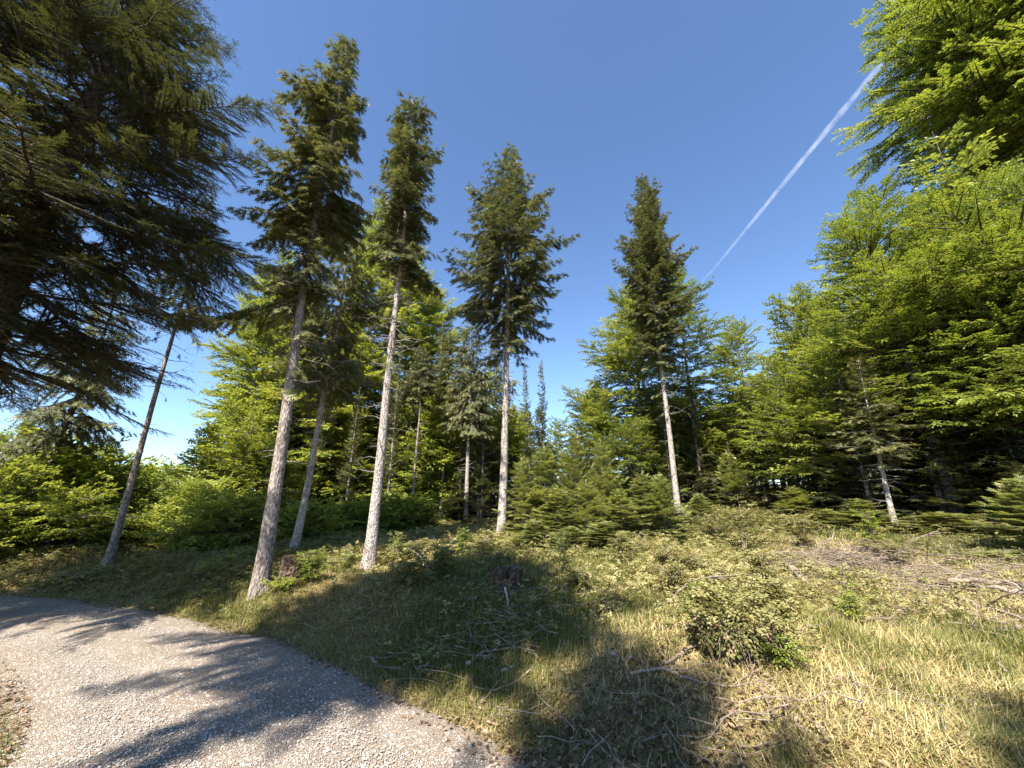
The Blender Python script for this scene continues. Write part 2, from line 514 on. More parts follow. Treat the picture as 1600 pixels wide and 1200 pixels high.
def earth_mat():
    m, nt, out = mat_new('forest_soil'); L = nt.links.new
    g = N(nt, 'ShaderNodeNewGeometry')
    n1 = N(nt, 'ShaderNodeTexNoise'); n1.inputs['Scale'].default_value = .55; n1.inputs['Detail'].default_value = 5; L(g.outputs['Position'], n1.inputs['Vector'])
    n2 = N(nt, 'ShaderNodeTexNoise'); n2.inputs['Scale'].default_value = 14; n2.inputs['Detail'].default_value = 7; n2.inputs['Roughness'].default_value = .7; L(g.outputs['Position'], n2.inputs['Vector'])
    a = N(nt, 'ShaderNodeMath', operation='MULTIPLY_ADD'); L(n2.outputs[0], a.inputs[0]); a.inputs[1].default_value = .9; 
    s = N(nt, 'ShaderNodeMath', operation='MULTIPLY'); L(n1.outputs[0], s.inputs[0]); s.inputs[1].default_value = .55
    L(s.outputs[0], a.inputs[2])
    cr = ramp(nt, [(.40, (.035, .024, .014)), (.6, (.095, .07, .035)), (.78, (.20, .155, .075)), (.95, (.30, .24, .12))], a.outputs[0])
    pb = N(nt, 'ShaderNodeBsdfPrincipled'); pb.inputs['Roughness'].default_value = .95; pb.inputs['Specular IOR Level'].default_value = .1
    L(cr.outputs[0], pb.inputs['Base Color'])
    bp = N(nt, 'ShaderNodeBump'); bp.inputs['Strength'].default_value = 1; bp.inputs['Distance'].default_value = .06
    L(n2.outputs[0], bp.inputs['Height']); L(bp.outputs[0], pb.inputs['Normal']); L(pb.outputs[0], out.inputs[0])
    return m


def gravel_mat():
    m, nt, out = mat_new('road_gravel'); L = nt.links.new
    at = N(nt, 'ShaderNodeAttribute', attribute_name='tint')
    g = N(nt, 'ShaderNodeNewGeometry')
    v1 = N(nt, 'ShaderNodeTexVoronoi'); v1.inputs['Scale'].default_value = 85; L(g.outputs['Position'], v1.inputs['Vector'])
    v2 = N(nt, 'ShaderNodeTexVoronoi'); v2.inputs['Scale'].default_value = 210; L(g.outputs['Position'], v2.inputs['Vector'])
    n1 = N(nt, 'ShaderNodeTexNoise'); n1.inputs['Scale'].default_value = 1.1; n1.inputs['Detail'].default_value = 6; L(g.outputs['Position'], n1.inputs['Vector'])
    n2 = N(nt, 'ShaderNodeTexNoise'); n2.inputs['Scale'].default_value = 16; n2.inputs['Detail'].default_value = 6; L(g.outputs['Position'], n2.inputs['Vector'])
    sp = N(nt, 'ShaderNodeSeparateColor'); L(v1.outputs['Color'], sp.inputs[0])
    sq = N(nt, 'ShaderNodeSeparateColor'); L(v2.outputs['Color'], sq.inputs[0])
    a = N(nt, 'ShaderNodeMath', operation='MULTIPLY_ADD'); L(sp.outputs[0], a.inputs[0]); a.inputs[1].default_value = .45; 
    b = N(nt, 'ShaderNodeMath', operation='MULTIPLY'); L(sq.outputs[0], b.inputs[0]); b.inputs[1].default_value = .35
    L(b.outputs[0], a.inputs[2])
    c = N(nt, 'ShaderNodeMath', operation='MULTIPLY_ADD'); L(n2.outputs[0], c.inputs[0]); c.inputs[1].default_value = .45; L(a.outputs[0], c.inputs[2])
    cr = ramp(nt, [(.2, (.16, .13, .105)), (.5, (.325, .28, .235)), (.75, (.44, .385, .33)), (1, (.58, .52, .455))], c.outputs[0])
    cr2 = ramp(nt, [(.35, (.80, .68, .57)), (.6, (1, .93, .85))], n1.outputs[0])
    mx = N(nt, 'ShaderNodeMix', data_type='RGBA', blend_type='MULTIPLY'); mx.inputs[0].default_value = .8
    L(cr.outputs[0], mx.inputs[6]); L(cr2.outputs[0], mx.inputs[7])
    m2 = N(nt, 'ShaderNodeMix', data_type='RGBA'); rf = N(nt, 'ShaderNodeMath', operation='MULTIPLY', use_clamp=True)
    L(at.outputs['Fac'], rf.inputs[0]); L(n1.outputs[0], rf.inputs[1]); L(rf.outputs[0], m2.inputs[0])
    L(mx.outputs[2], m2.inputs[6]); m2.inputs[7].default_value = (.42, .365, .31, 1)
    mx = m2
    pb = N(nt, 'ShaderNodeBsdfPrincipled'); pb.inputs['Roughness'].default_value = .9; pb.inputs['Specular IOR Level'].default_value = .2
    L(mx.outputs[2], pb.inputs['Base Color'])
    h = N(nt, 'ShaderNodeMath', operation='MULTIPLY_ADD'); L(v2.outputs['Distance'], h.inputs[0]); h.inputs[1].default_value = -.5
    h2 = N(nt, 'ShaderNodeMath', operation='MULTIPLY'); L(v1.outputs['Distance'], h2.inputs[0]); h2.inputs[1].default_value = -1
    L(h2.outputs[0], h.inputs[2])
    bp = N(nt, 'ShaderNodeBump'); bp.inputs['Strength'].default_value = 1; bp.inputs['Distance'].default_value = .022
    L(h.outputs[0], bp.inputs['Height']); L(bp.outputs[0], pb.inputs['Normal']); L(pb.outputs[0], out.inputs[0])
    return m


def stone_mat():
    m, nt, out = mat_new('limestone'); L = nt.links.new
    at = N(nt, 'ShaderNodeAttribute', attribute_name='tint')
    tc = N(nt, 'ShaderNodeTexCoord')
    n = N(nt, 'ShaderNodeTexNoise'); n.inputs['Scale'].default_value = 22; n.inputs['Detail'].default_value = 5; L(tc.outputs['Object'], n.inputs['Vector'])
    a = N(nt, 'ShaderNodeMath', operation='MULTIPLY_ADD'); L(n.outputs[0], a.inputs[0]); a.inputs[1].default_value = .5; L(at.outputs['Fac'], a.inputs[2])
    cr = ramp(nt, [(.2, (.17, .14, .115)), (.6, (.35, .30, .25)), (1.0, (.56, .51, .45))], a.outputs[0])
    pb = N(nt, 'ShaderNodeBsdfPrincipled'); pb.inputs['Roughness'].default_value = .9
    L(cr.outputs[0], pb.inputs['Base Color']); L(pb.outputs[0], out.inputs[0])
    return m


M_EARTH = earth_mat(); M_GRAVEL = gravel_mat(); M_STONE = stone_mat()

# ------------------------------------------------------------------ ground sheet, road, far hills
def graded(lo, hi, c, fine, half, n_out):
    inner = np.arange(c - half, c + half + fine / 2, fine)
    k = np.linspace(0, 1, n_out + 1)[1:]
    up = inner[-1] + (hi - inner[-1]) * (np.exp(k * 6) - 1) / (math.exp(6) - 1)
    dn = inner[0] - (inner[0] - lo) * (np.exp(k * 6) - 1) / (math.exp(6) - 1)
    return np.concatenate([dn[::-1], inner, up])


gx = graded(-3500, 3500, 0, .16, 17, 60)
gy = graded(-3500, 3500, 9, .16, 13, 60)
GX, GY = np.meshgrid(gx, gy)
GZ = ground(GX, GY)
off, _ = road_off(GX, GY)
mb = MB()
nx, ny = len(gx), len(gy)
i = np.arange(ny - 1)[:, None] * nx; k = np.arange(nx - 1)[None]
q = np.stack([i + k, i + k + 1, i + nx + k + 1, i + nx + k], -1).reshape(-1, 4)
mb.quads(np.stack([GX, GY, GZ], -1).reshape(-1, 3), q)
tag(obj('ground', mb, M_EARTH, smooth=True), kind='structure')

# the forest road: a strip that lies a little above the ground sheet, ragged at the edges
def dense(P, n):
    seg = np.concatenate([[0], np.cumsum(np.linalg.norm(np.diff(P, axis=0), axis=1))])
    s = np.linspace(0, seg[-1], n)
    return np.stack([np.interp(s, seg, P[:, j]) for j in range(2)], 1)


def smooth_poly(P, n):
    D = dense(P, n)
    for _ in range(int(n / 12)):
        D[1:-1] = (D[:-2] + 2 * D[1:-1] + D[2:]) / 4
    return D


nl = 420; nc = 36
# pair up the two edges by the shared parameter of their control points
par = np.linspace(0, len(EDGE_R) - 1, nl)
ER = np.stack([np.interp(par, np.arange(len(EDGE_R)), EDGE_R[:, j]) for j in range(2)], 1)
EL = np.stack([np.interp(par, np.arange(len(EDGE_L)), EDGE_L[:, j]) for j in range(2)], 1)
for D in (ER, EL):
    for _ in range(8): D[1:-1] = (D[:-2] + 2 * D[1:-1] + D[2:]) / 4
w = np.linspace(-.12, 1.06, nc)[None, :, None]
RD = ER[:, None] * w + EL[:, None] * (1 - w)
wob = fbm(RD[..., 0] * 3, RD[..., 1] * 3, 4.0) * .14
dirn = (ER - EL); dirn /= np.linalg.norm(dirn, axis=1, keepdims=True)
ends = np.abs(w[..., 0] - .5) * 2
RD = RD + dirn[:, None] * (wob * ends ** 4)[..., None]
RZ = .05 * (1 - ((w[..., 0] - .5) * 2) ** 2) + .022 + fbm(RD[..., 0], RD[..., 1], 2., 2.2) * .012
RZ = np.where(ends > 1.0, .020 + 0 * RZ, RZ); RZ[:, 0] = -.05; RZ[:, -1] = -.05
mb = MB()
i = np.arange(nl - 1)[:, None] * nc; k = np.arange(nc - 1)[None]
q = np.stack([i + k, i + nc + k, i + nc + k + 1, i + k + 1], -1).reshape(-1, 4)
rut = np.exp(-((w[0, :, 0] - .27) / .10) ** 2) + np.exp(-((w[0, :, 0] - .75) / .10) ** 2)
RZ = RZ - rut[None] * .014
mb.quads(np.stack([RD[..., 0], RD[..., 1], RZ], -1).reshape(-1, 3), q, 0, np.broadcast_to(rut, RZ.shape).reshape(-1))
tag(obj('road', mb, M_GRAVEL, smooth=True), kind='structure')

mb = MB()
hx = np.linspace(-2600, -300, 90); hy = np.linspace(700, 2300, 60)
HX, HY = np.meshgrid(hx, hy)
HZ = 26 + 46 * np.exp(-((HY - 1500) / 330) ** 2) * (1 + .35 * np.sin(HX / 190) + .2 * np.sin(HX / 71 + 1)) * (.7 + .3 * np.cos((HX + 1500) / 500)) - 70 + 8 * np.abs(fbm(HX / 9, HY / 9))
i = np.arange(59)[:, None] * 90; k = np.arange(89)[None]
q = np.stack([i + k, i + k + 1, i + 90 + k + 1, i + 90 + k], -1).reshape(-1, 4)
mb.quads(np.stack([HX, HY, HZ], -1).reshape(-1, 3), q)
tag(obj('hills', mb, foliage('far_forest', [(0, (.03, .05, .04)), (1, (.07, .09, .06))], 0.05), smooth=False), kind='structure')

# ------------------------------------------------------------------ tree makers
def spruce(name, label, base, H, r0, hb, width, rg, nb=95, lean=(0, 0), bow=0., bowaz=0., leafm=None, barkm=None, tm=NEEDLE_FAR, Lf=None, elev=None, group=None, dead=14, droop=.16,
           up=.12, hang=.28, tint0=.35, sub_sp=.13, shoot_sp=.085, shoot_len=.15, gap=.05, clump=.3, top=1.0, rings=46, shaft=None, power=.9, flat=.22, sub_len=.36):
    t = thing(name, label, 'tree', tuple(base), 0, group)
    wd = MB(); lf = MB()
    ax = trunk_mesh(rg, wd, H, r0, lean, bow, bowaz, rings=rings)
    Lf = Lf or (lambda h, a: width * ((1 - h) ** .75 * (.35 + .65 * min(1, h / .18 + .35)) + .05))
    elev = elev or (lambda h: -12 + 50 * h ** 1.4)
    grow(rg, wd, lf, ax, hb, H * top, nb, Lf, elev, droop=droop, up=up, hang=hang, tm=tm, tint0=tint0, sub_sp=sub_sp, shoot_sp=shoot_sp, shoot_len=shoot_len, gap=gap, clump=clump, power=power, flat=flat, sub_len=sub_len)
    if dead:
        stubs(rg, wd, ax, max(.8, hb * .25), hb * 1.05, dead, .55)
        stubs(rg, wd, ax, hb * .75, hb * 1.2, dead, width * .6, .013, .16)
        grow(rg, wd, lf, ax, hb * .62, hb * 1.05, max(3, dead // 3), lambda h, a: width * (.18 + .35 * h), lambda h: -20, droop=.14, hang=.4, tm=tm, sub_sp=sub_sp * 1.4, shoot_sp=shoot_sp, shoot_len=shoot_len, gap=.1, start=.4, tint0=tint0)
    obj('trunk', wd, barkm or B_SPRUCE, t, True)
    obj('crown', lf, leafm or M_SPRUCE, t)
    return t


def beech(name, label, base, H, r0, hb, width, rg, nb=46, lean=(0, 0), bow=0.1, leafm=None, tm=SPRAY, group=None, sub_sp=.24, shoot_sp=.13, shoot_len=.26, Lf=None, elev=None, tint0=.42,
          gap=.04, clump=.4, droop=.12, up=.02, hang=.05, flat=.16, sub_len=.5, rings=40, barkm=None, power=.95, r_b=.022):
    t = thing(name, label, 'tree', tuple(base), 0, group)
    wd = MB(); lf = MB()
    ax = trunk_mesh(rg, wd, H, r0, lean, bow, rg.uniform(0, 6), sides=10, rings=rings, flare=.4)
    Lf = Lf or (lambda h, a: width * (.30 + .7 * sin(pi * min(1, (.22 + h * .80))) ** .8) * (1.0 if h < .8 else 1 - (h - .8) * 2.6))
    elev = elev or (lambda h: 8 + 52 * h ** 1.3)
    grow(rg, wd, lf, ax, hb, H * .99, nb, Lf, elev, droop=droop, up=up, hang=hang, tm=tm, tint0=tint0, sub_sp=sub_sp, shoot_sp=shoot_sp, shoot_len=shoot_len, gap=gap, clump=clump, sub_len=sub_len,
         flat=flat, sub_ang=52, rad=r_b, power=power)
    obj('trunk', wd, barkm or B_BEECH, t, True)
    obj('crown', lf, leafm or M_BEECH, t)
    return t


G = lambda s: np.random.default_rng(s)

# ------------------------------------------------------------------ the tall bare-stemmed spruces
def tall(base_px, top_px, crown_px):
    b = at_ground(*base_px)
    Y = b[1]
    t = at_y(*top_px, Y)
    c = at_y(base_px[0] + (top_px[0] - base_px[0]) * .6, crown_px, Y)
    return b, t[2] - b[2], c[2] - b[2], (t[0] - b[0], 0.0)


b, H, hc, ln = tall((405, 930), (545, 62), 480)
T1 = b
print('T1', b, H, hc, ln)
spruce('tall_spruce', 'tall spruce with the thickest grey trunk, standing at the road edge, dense dark one-sided top', b, H, .165, hc * 1.02, 2.0, G(11), 150, ln, .22, 2.6, M_SPRUCE, B_GREY, NEEDLE_FAR,
       Lf=lambda h, a: 1.55 * min(1, ((1 - h) / .55) ** .85 + .04) * (1 + (.34 if h > .2 else .05) * cos(a - 2.9)) * (.66 if h < .30 and cos(a) > .1 else 1) * (.74 + .26 * sin(h * 19 + 1)) + .08,
       elev=lambda h: -14 + 34 * h, droop=.10, up=.05, hang=.45, gap=.16, clump=.6, dead=34, sub_sp=.10, shoot_len=.17, shoot_sp=.065, tint0=.38)
b, H, hc, ln = tall((573, 890), (645, 155), 425)
print('T2', b, H, hc, ln)
spruce('tall_spruce', 'tall slender spruce with a long pale bare trunk and a narrow ragged column of needles', b, H, .145, hc, 1.6, G(12), 135, ln, .12, .8, M_SPRUCE, B_SPRUCE,
       Lf=lambda h, a: 1.25 * min(1, ((1 - h) / .5) ** .75 + .06) * (.76 + .24 * sin(h * 23)) * min(1, .6 + h * 3), elev=lambda h: -18 + 50 * h, droop=.1, up=.06, hang=.4, gap=.2, clump=.5, dead=54, tint0=.36,
       sub_sp=.11, shoot_sp=.07, shoot_len=.17)
b, H, hc, ln = tall((783, 849), (797, 231), 545)
print('T3', b, H, hc, ln)
spruce('tall_spruce', 'tall straight spruce in the middle with a broad cone of layered upcurved branches', b, H, .165, hc, 2.4, G(13), 84, ln, .06, 0, M_SPRUCE, B_SPRUCE,
       Lf=lambda h, a: 2.75 * min(1, ((1 - h) / .62) ** .9 + .03) * min(1, .5 + h * 2.2) * (.8 if h < .25 else 1), elev=lambda h: -22 + 62 * h, droop=.17, up=.26, hang=.42, gap=.02, clump=.18, dead=22, tint0=.33,
       sub_sp=.12, shoot_sp=.075, shoot_len=.17)
b, H, hc, ln = tall((1062, 812), (1005, 281), 565)
print('T4', b, H, hc, ln)
spruce('tall_spruce', 'tall spruce on the rise with brown bushy needles and several upright leaders on top', b, H, .165, hc, 2.2, G(14), 150, ln, .15, 2.2, M_SPRUCE, B_SPRUCE,
       Lf=lambda h, a: 2.05 * min(1, ((1 - h) / .55) ** .8 + .12) * min(1, .6 + h * 1.6), elev=lambda h: -25 + 85 * h, droop=.1, up=.2, hang=.3, gap=.05, clump=.4, dead=24, tint0=.40,
       sub_sp=.12, shoot_sp=.075, shoot_len=.18)
b, H, hc, ln = tall((456, 868), (548, 345), 600)
print('T6', b, H, hc, ln)
spruce('spruce', 'brownish spruce whose lit bare trunk leans close behind the thick road-edge trunk', b, H, .125, hc, 1.8, G(16), 90, ln, .15, .6, M_SPRUCE, B_SPRUCE, droop=.16, hang=.45, tint0=.42, gap=.12, clump=.45,
       Lf=lambda h, a: 1.9 * (1 - h) ** .7 + .15)
b = at_ground(165, 884)
t = at_y(330, 285, b[1] + .5)
print('T7', b, t)
spruce('spruce', 'dark spruce with a long bare leaning trunk beyond the road bend', b, t[2] - b[2], .105, (t[2] - b[2]) * .56, 1.6, G(17), 70, (t[0] - b[0], .5), .1, 1., M_FIRDARK, B_GREY,
       dead=12, droop=.2, hang=.45, tint0=.35, gap=.1, clump=.4)


def by_top(px, py, Y, basex=None):
    t = at_y(px, py, Y)
    return np.array([t[0], t[1], float(ground(t[0], t[1]))]), t[2]


b, zt = by_top(205, 400, 13.4)
spruce('spruce', 'brown-tinged dark spruce standing left of the leaning bare trunk', b - [.8, 0, 0], zt - b[2], .15, 3.6, 2.1, G(18), 80, (.8, 0), .1, 1., M_SPRUCE, B_DARK, dead=6, droop=.22, hang=.5, tint0=.36, gap=.1)
b, zt = by_top(738, 465, 21.5)
spruce('spruce', 'bushy grey-green spruce tucked against the left side of the middle tall spruce', b, zt - b[2], .13, 4.6, 2.0, G(19), 120, (0, 0), .1, 1., M_SPRUCE, B_SPRUCE, dead=16, droop=.2, hang=.5, tint0=.38, clump=.2)
for (px, py, Y, bw, lab, sd, hb_, wd_) in (
        (772, 500, 26, .13, 'thin spruce whose pale stem shows just left of the middle tall trunk', 21, 8.0, 1.3),
        (702, 520, 23, .14, 'thin dark-stemmed spruce under the bushy grey-green spruce', 22, 7.2, 1.1),
        (660, 545, 21, .12, 'thin dark-stemmed spruce between the two pale tall trunks', 23, 7.2, 1.1),
        (645, 580, 24, .12, 'thin spruce with a short lit stem showing through beech leaves beside the slender tall trunk', 24, 7.5, 1.2)):
    b, zt = by_top(px, py, Y)
    spruce('spruce', lab, b, zt - b[2], bw * .8, hb_, wd_ * 1.25, G(sd), 75, (0, 0), .12, 1., M_SPRUCE, B_SPRUCE if 'dark' not in lab else B_GREY, dead=16, droop=.2, hang=.4, tint0=.36)

# ------------------------------------------------------------------ the big firs on the left of the road
def big_fir(label, base, H, r0, hb, Lmax, nb, sd, tm, sub_sp, shoot_sp, shoot_len, leafm=M_FIRDARK, group=None, extra=None, elevf=None, tint0=.36, gap=.06, Lf=None, cl=.3):
    rg = G(sd)
    t = thing('big_fir', label, 'tree', tuple(base), 0, group)
    wd = MB(); lf = MB()
    ax = trunk_mesh(rg, wd, H, r0, (0.1, .1), .1, 1.0, sides=18, rings=60)
    grow(rg, wd, lf, ax, hb, H, nb, Lf or (lambda h, a: Lmax * (1 - h) ** .6 * (.8 + .2 * min(1, h / .1)) + .15), elevf or (lambda h: -8 + 34 * h), droop=.20, up=.06, hang=.10, flat=.13, tm=tm,
         sub_sp=sub_sp, sub_len=.36, shoot_sp=shoot_sp, shoot_len=shoot_len, tint0=tint0, gap=gap, clump=cl, rad=.022, start=.14)
    if extra: extra(rg, wd, lf, ax)
    stubs(rg, wd, ax, 1.0, hb + 2.5, 26, 1.5, .014)
    obj('trunk', wd, B_DARK, t, True)
    obj('crown', lf, leafm, t)
    return t


def near_extra(base):
    def f(rg, wd, lf, ax):
        # the long boughs that reach out over the road
        for (px, py, Y, dr) in ((432, 180, 6.4, .10), (424, 262, 6.8, .12), (380, 410, 7.6, .10), (382, 520, 8.0, .10), (290, 610, 8.4, .08), (330, 95, 6.2, .12), (300, 340, 7.0, .1), (240, 560, 7.6, .1)):
            h = at_y(px, py, Y)[2] - base[2] + .5
            p = at_y(px, py, Y) - base
            o = ax(np.array([h]))[0]
            d = p - o; L = np.hypot(d[0], d[1]); az = math.atan2(d[1], d[0])
            el = math.degrees(math.atan2(d[2] + dr * 1.2 * L, L))
            grow_one(rg, wd, lf, ax, h, az, L / max(.3, cos(R(el))), el, dr)
    return f


def grow_one(rg, wd, lf, ax, h, az, L, el, dr):
    sh = lambda hh: ax(np.full(np.shape(hh), h)) 
    c, s = cos(az), sin(az)
    # reuse grow() with a single branch turned to az
    wd2 = MB(); lf2 = MB()
    class RG:
        def __init__(s_, r): s_.r = r; s_.first = 2
        def uniform(s_, a=0., b=1., n=None):
            if s_.first > 0 and n == 1:
                s_.first -= 1
                return np.array([(a + b) / 2])
            return s_.r.uniform(a, b, n)
        def normal(s_, m=0, sd=1, n=None):
            if n == 1: return np.array([0.0])
            return s_.r.normal(m, sd, n)
    grow(RG(rg), wd2, lf2, lambda hh: np.zeros((len(np.atleast_1d(hh)), 3)), 0, 1e-4, 1, lambda a, b: L, lambda a: el, droop=dr * .6, up=.0, hang=.14, flat=.16, tm=NEEDLE_MID, sub_sp=.075, sub_len=.30,
         shoot_sp=.05, shoot_len=.12, tint0=.40, clump=0, jit=0, rad=.016, start=.25)
    o = ax(np.array([h]))[0]
    M = np.array([[c, s, 0], [-s, c, 0], [0, 0, 1]])
    for src, dst in ((wd2, wd), (lf2, lf)):
        dst.add(np.concatenate(src.v) @ M + o, np.concatenate(src.t), 0, np.concatenate(src.tint))


b = np.array([-10.4, 6.9, float(ground(-10.4, 6.9))])
big_fir('huge near fir filling the upper left, its long boughs reaching over the road', b, 18.5, .38, 4.6, 4.0, 125, 31, NEEDLE_MID, .10, .07, .135, extra=near_extra(b), elevf=lambda h: -10 + 30 * h,
        Lf=lambda h, a: (3.4 if h < .1 else 4.5 if h < .42 else 4.5 * (1 - (h - .42) / .58) ** .9 + .3) * (1 - .30 * cos(a)), tint0=.36, gap=.10, cl=.45)

# trees out of the frame, behind the camera on the left: the photograph shows their shadows
for (x, y, H_, hb_, wd_, sd, lab) in ((-6.3, -3.0, 17.8, 12.9, 3.1, 41, 'tall spruce whose trunk shadow crosses the gravel road'),
                                      (-4.9, -8.4, 17.7, 9.0, 2.6, 43, 'tall spruce whose crown shadow darkens the near verge'),
                                      (-1.9, -9.4, 17.3, 11.0, 1.7, 44, 'slim spruce behind the viewer, shading the lower right corner')):
    b = np.array([x, y, float(ground(x, y))])
    big_fir(lab, b, H_, .24, hb_, wd_, 90, sd, NEEDLE_FAR, .13, .085, .19, leafm=M_SPRUCE)

# ------------------------------------------------------------------ beeches
def beech_at(px, py, Y, wpx, sd, label, hbf=.22, mat=None, dens=1.0, big=1.0, tm=SPRAY_FAR, group=None, tint0=.42, r0=.13, **kw):
    b, zt = by_top(px, py, Y)
    H = zt - b[2]
    width = 1.2 * wpx / 2 * px_m((py + 700) / 2, Y)
    return beech('beech_tree', label, b, H, r0, H * hbf, width, G(sd), nb=int(46 * dens), leafm=mat, tm=tm, group=group, tint0=tint0, sub_sp=.24, shoot_sp=.15, shoot_len=.21 * big, **kw)


W = M_BEECHW
for j, (px, py, Y, wp, lab) in enumerate(((530, 715, 23, 130, 'low shaded beech deep in the gap right of the brownish spruce stem'), (600, 722, 24.5, 120, 'low shaded beech deep in the wood right behind the slender tall trunk'),
                                          (652, 712, 25, 120, 'low beech in the dark gap right of the slender tall trunk'), (704, 728, 24.5, 110, 'low beech in the dark gap below the bushy grey-green spruce'),
                                          (475, 722, 22, 110, 'low beech in the gap right behind the thick trunk'), (565, 800, 17.5, 80, 'small tiered beech left of the slender trunk base'), (640, 790, 19, 80, 'small tiered beech right of the slender trunk base'))):
    beech_at(px, py, Y, wp, 140 + j, lab, .06, M_BEECH, 1.5, 1.1, tint0=.45)
# slim bare stems that show in the gaps between the tall trunks
for (px, py, Y, bw, lab) in ((590, 470, 25, .11, 'slim spruce with a dark stem seen just left of the slender tall trunk'), (498, 430, 23, .12, 'slim dark-stemmed spruce right of the brownish spruce'),
                                 (724, 510, 24, .12, 'slim spruce whose pale stem stands in the gap left of the middle tall trunk'), (535, 500, 26, .10, 'slim dark stem in the gap between the brownish spruce and the slender trunk')):
    b, zt = by_top(px, py, Y)
    spruce('spruce', lab, b, zt - b[2], bw, (zt - b[2]) * .55, 1.2, G(600 + px), 60, (0, 0), .15, 1., M_SPRUCE, B_GREY if 'dark' in lab else B_SPRUCE, dead=20, droop=.2, hang=.4, tint0=.36)
# right-hand forest edge
b = np.array([24.6, 12.6, float(ground(24.6, 12.6))])
beech('beech_tree', 'giant beech in the top right corner with leaves hanging in front of the contrail', b, 29, .36, 15.6, 5.2, G(51), nb=120, leafm=W, tm=SPRAY, clump=.5, gap=.08, sub_sp=.24, shoot_sp=.19, shoot_len=.30, r_b=.012, barkm=B_DARK, sub_len=.75, flat=.2, hang=.12, tint0=.5,
      elev=lambda h: -4 + 35 * h ** 1.2)
beech_at(1338, 300, 12.4, 165, 52, 'tall golden green beech left of the giant beech, its rounded top below the contrail', .22, W, 2.2, 1.0, SPRAY, r0=.2, tint0=.52, clump=.65, gap=.12, sub_len=.65, r_b=.012, barkm=B_DARK)
beech_at(1452, 318, 11.2, 190, 53, 'broad beech in the middle of the right forest edge, bright yellow-green', .24, W, 2.2, .95, SPRAY, r0=.2, tint0=.52, clump=.65, gap=.12, sub_len=.65, r_b=.012, barkm=B_DARK)
beech_at(1575, 285, 9.8, 250, 54, 'beech crowding the right edge of the picture below the giant beech', .26, W, 2.3, .9, SPRAY, r0=.2, tint0=.5, clump=.65, gap=.12, sub_len=.65, r_b=.012, barkm=B_DARK)
beech_at(1243, 452, 20.5, 150, 55, 'small pale green beech at the left end of the right forest edge', .15, M_BEECH, 1.3)
beech_at(1205, 560, 18.5, 120, 56, 'low leafy beech below the small pale beech, right of the clearing gap', .1, M_BEECH, 1.1)
beech_at(1290, 520, 15.5, 150, 57, 'mid-height beech with lit layered sprays in front of the golden beech', .1, M_BEECH, 1.2)
# around the tall spruce on the rise
b = at_ground(1105, 791); zt = at_y(1095, 408, b[1])[2]
beech('beech_tree', 'beech with a mottled grey stem on the rise, right of the brown bushy spruce', b, zt - b[2], .17, 4.6, 2.9, G(58), nb=64, lean=(.2, 0), bow=.25, leafm=W, tm=SPRAY_FAR, sub_sp=.24, shoot_sp=.15, shoot_len=.21)
beech_at(1145, 500, 27, 110, 59, 'pale beech behind the mottled-stem beech', .2, M_BEECH, 1.5, tint0=.52)
beech_at(985, 452, 27, 150, 60, 'dark-stemmed beech behind the left side of the brown bushy spruce', .3, M_BEECH, 1.7, r0=.2, tint0=.5)
beech_at(930, 603, 29, 120, 61, 'round-topped bright beech at the right side of the sky gap', .12, M_BEECH, 1.7, tint0=.58)
beech_at(985, 660, 25, 110, 62, 'low beech in the shade between the round beech and the brown spruce', .1, M_BEECH, 1.0, tint0=.3)
beech_at(868, 655, 30, 70, 63, 'small light green beech at the left side of the sky gap', .1, M_BEECH, .9)
# left wood behind the tall trunks
LB = [(422, 470, 22, 120, 'beech whose feathery top shows left of the thick trunk'), (452, 480, 25, 140, 'beech just behind the upper part of the thick trunk'),
      (374, 612, 19.5, 75, 'pale feathery beech at the outer left edge of the beech wood'), (332, 668, 17, 60, 'low pale beech leaning out towards the blue sky gap on the left'),
      (600, 393, 24, 130, 'bright beech top directly behind the slender tall trunk'), (648, 462, 26, 120, 'beech right of the slender tall trunk with a pointed bright top'),
      (550, 560, 23, 140, 'beech filling the space between the two leaning trunks and the slender trunk'), (682, 530, 28, 110, 'beech behind the thin dark stems'),
      (428, 690, 17.5, 85, 'young beech left of the thick trunk with layered lit sprays'), (312, 765, 15.5, 110, 'young beech above the shaded road bank'),
      (350, 800, 14.2, 120, 'bushy low beech on the bank behind the road'), (480, 800, 14.6, 80, 'bushy low beech beside the old stump at the thick trunk'),
      (730, 650, 25, 110, 'dim beech behind the middle tall trunk, left side'), (800, 640, 27, 100, 'beech directly behind the middle tall trunk'),
      (480, 560, 21.5, 100, 'leafy beech closing the gap just right of the thick trunk'), (690, 600, 23.5, 80, 'bright beech among the thin dark stems'),
      (402, 640, 17.5, 95, 'well-lit beech left of the thick trunk, half way up')]
for j, (px, py, Y, wp, lab) in enumerate(LB):
    beech_at(px, py - (85 if py < 600 and px > 430 else 0), Y, wp * (.86 if py < 650 else 1), 70 + j, lab, .12 if py > 600 else .2, M_BEECH, 2.1, .92 if Y < 18 else 1.2, tint0=.52, clump=.5)
LL = [(60, 690, 15, 190, 'leafy young beech at the far left, above the road crest'), (5, 735, 12.2, 170, 'beech cut by the left picture edge above the road'),
      (110, 745, 16.5, 120, 'young beech below the brown-tinged spruce'), (205, 820, 17.5, 90, 'low beech right at the foot of the leaning bare trunk'),
      (90, 800, 13.2, 170, 'shaded bushy beech along the far verge of the road'), (250, 825, 15.5, 100, 'low beech right of the leaning trunk, over the grassy bank')]
for j, (px, py, Y, wp, lab) in enumerate(LL):
    beech_at(px, py, Y, wp, 100 + j, lab, .06, M_BEECH, 1.3, .9, tint0=.46)

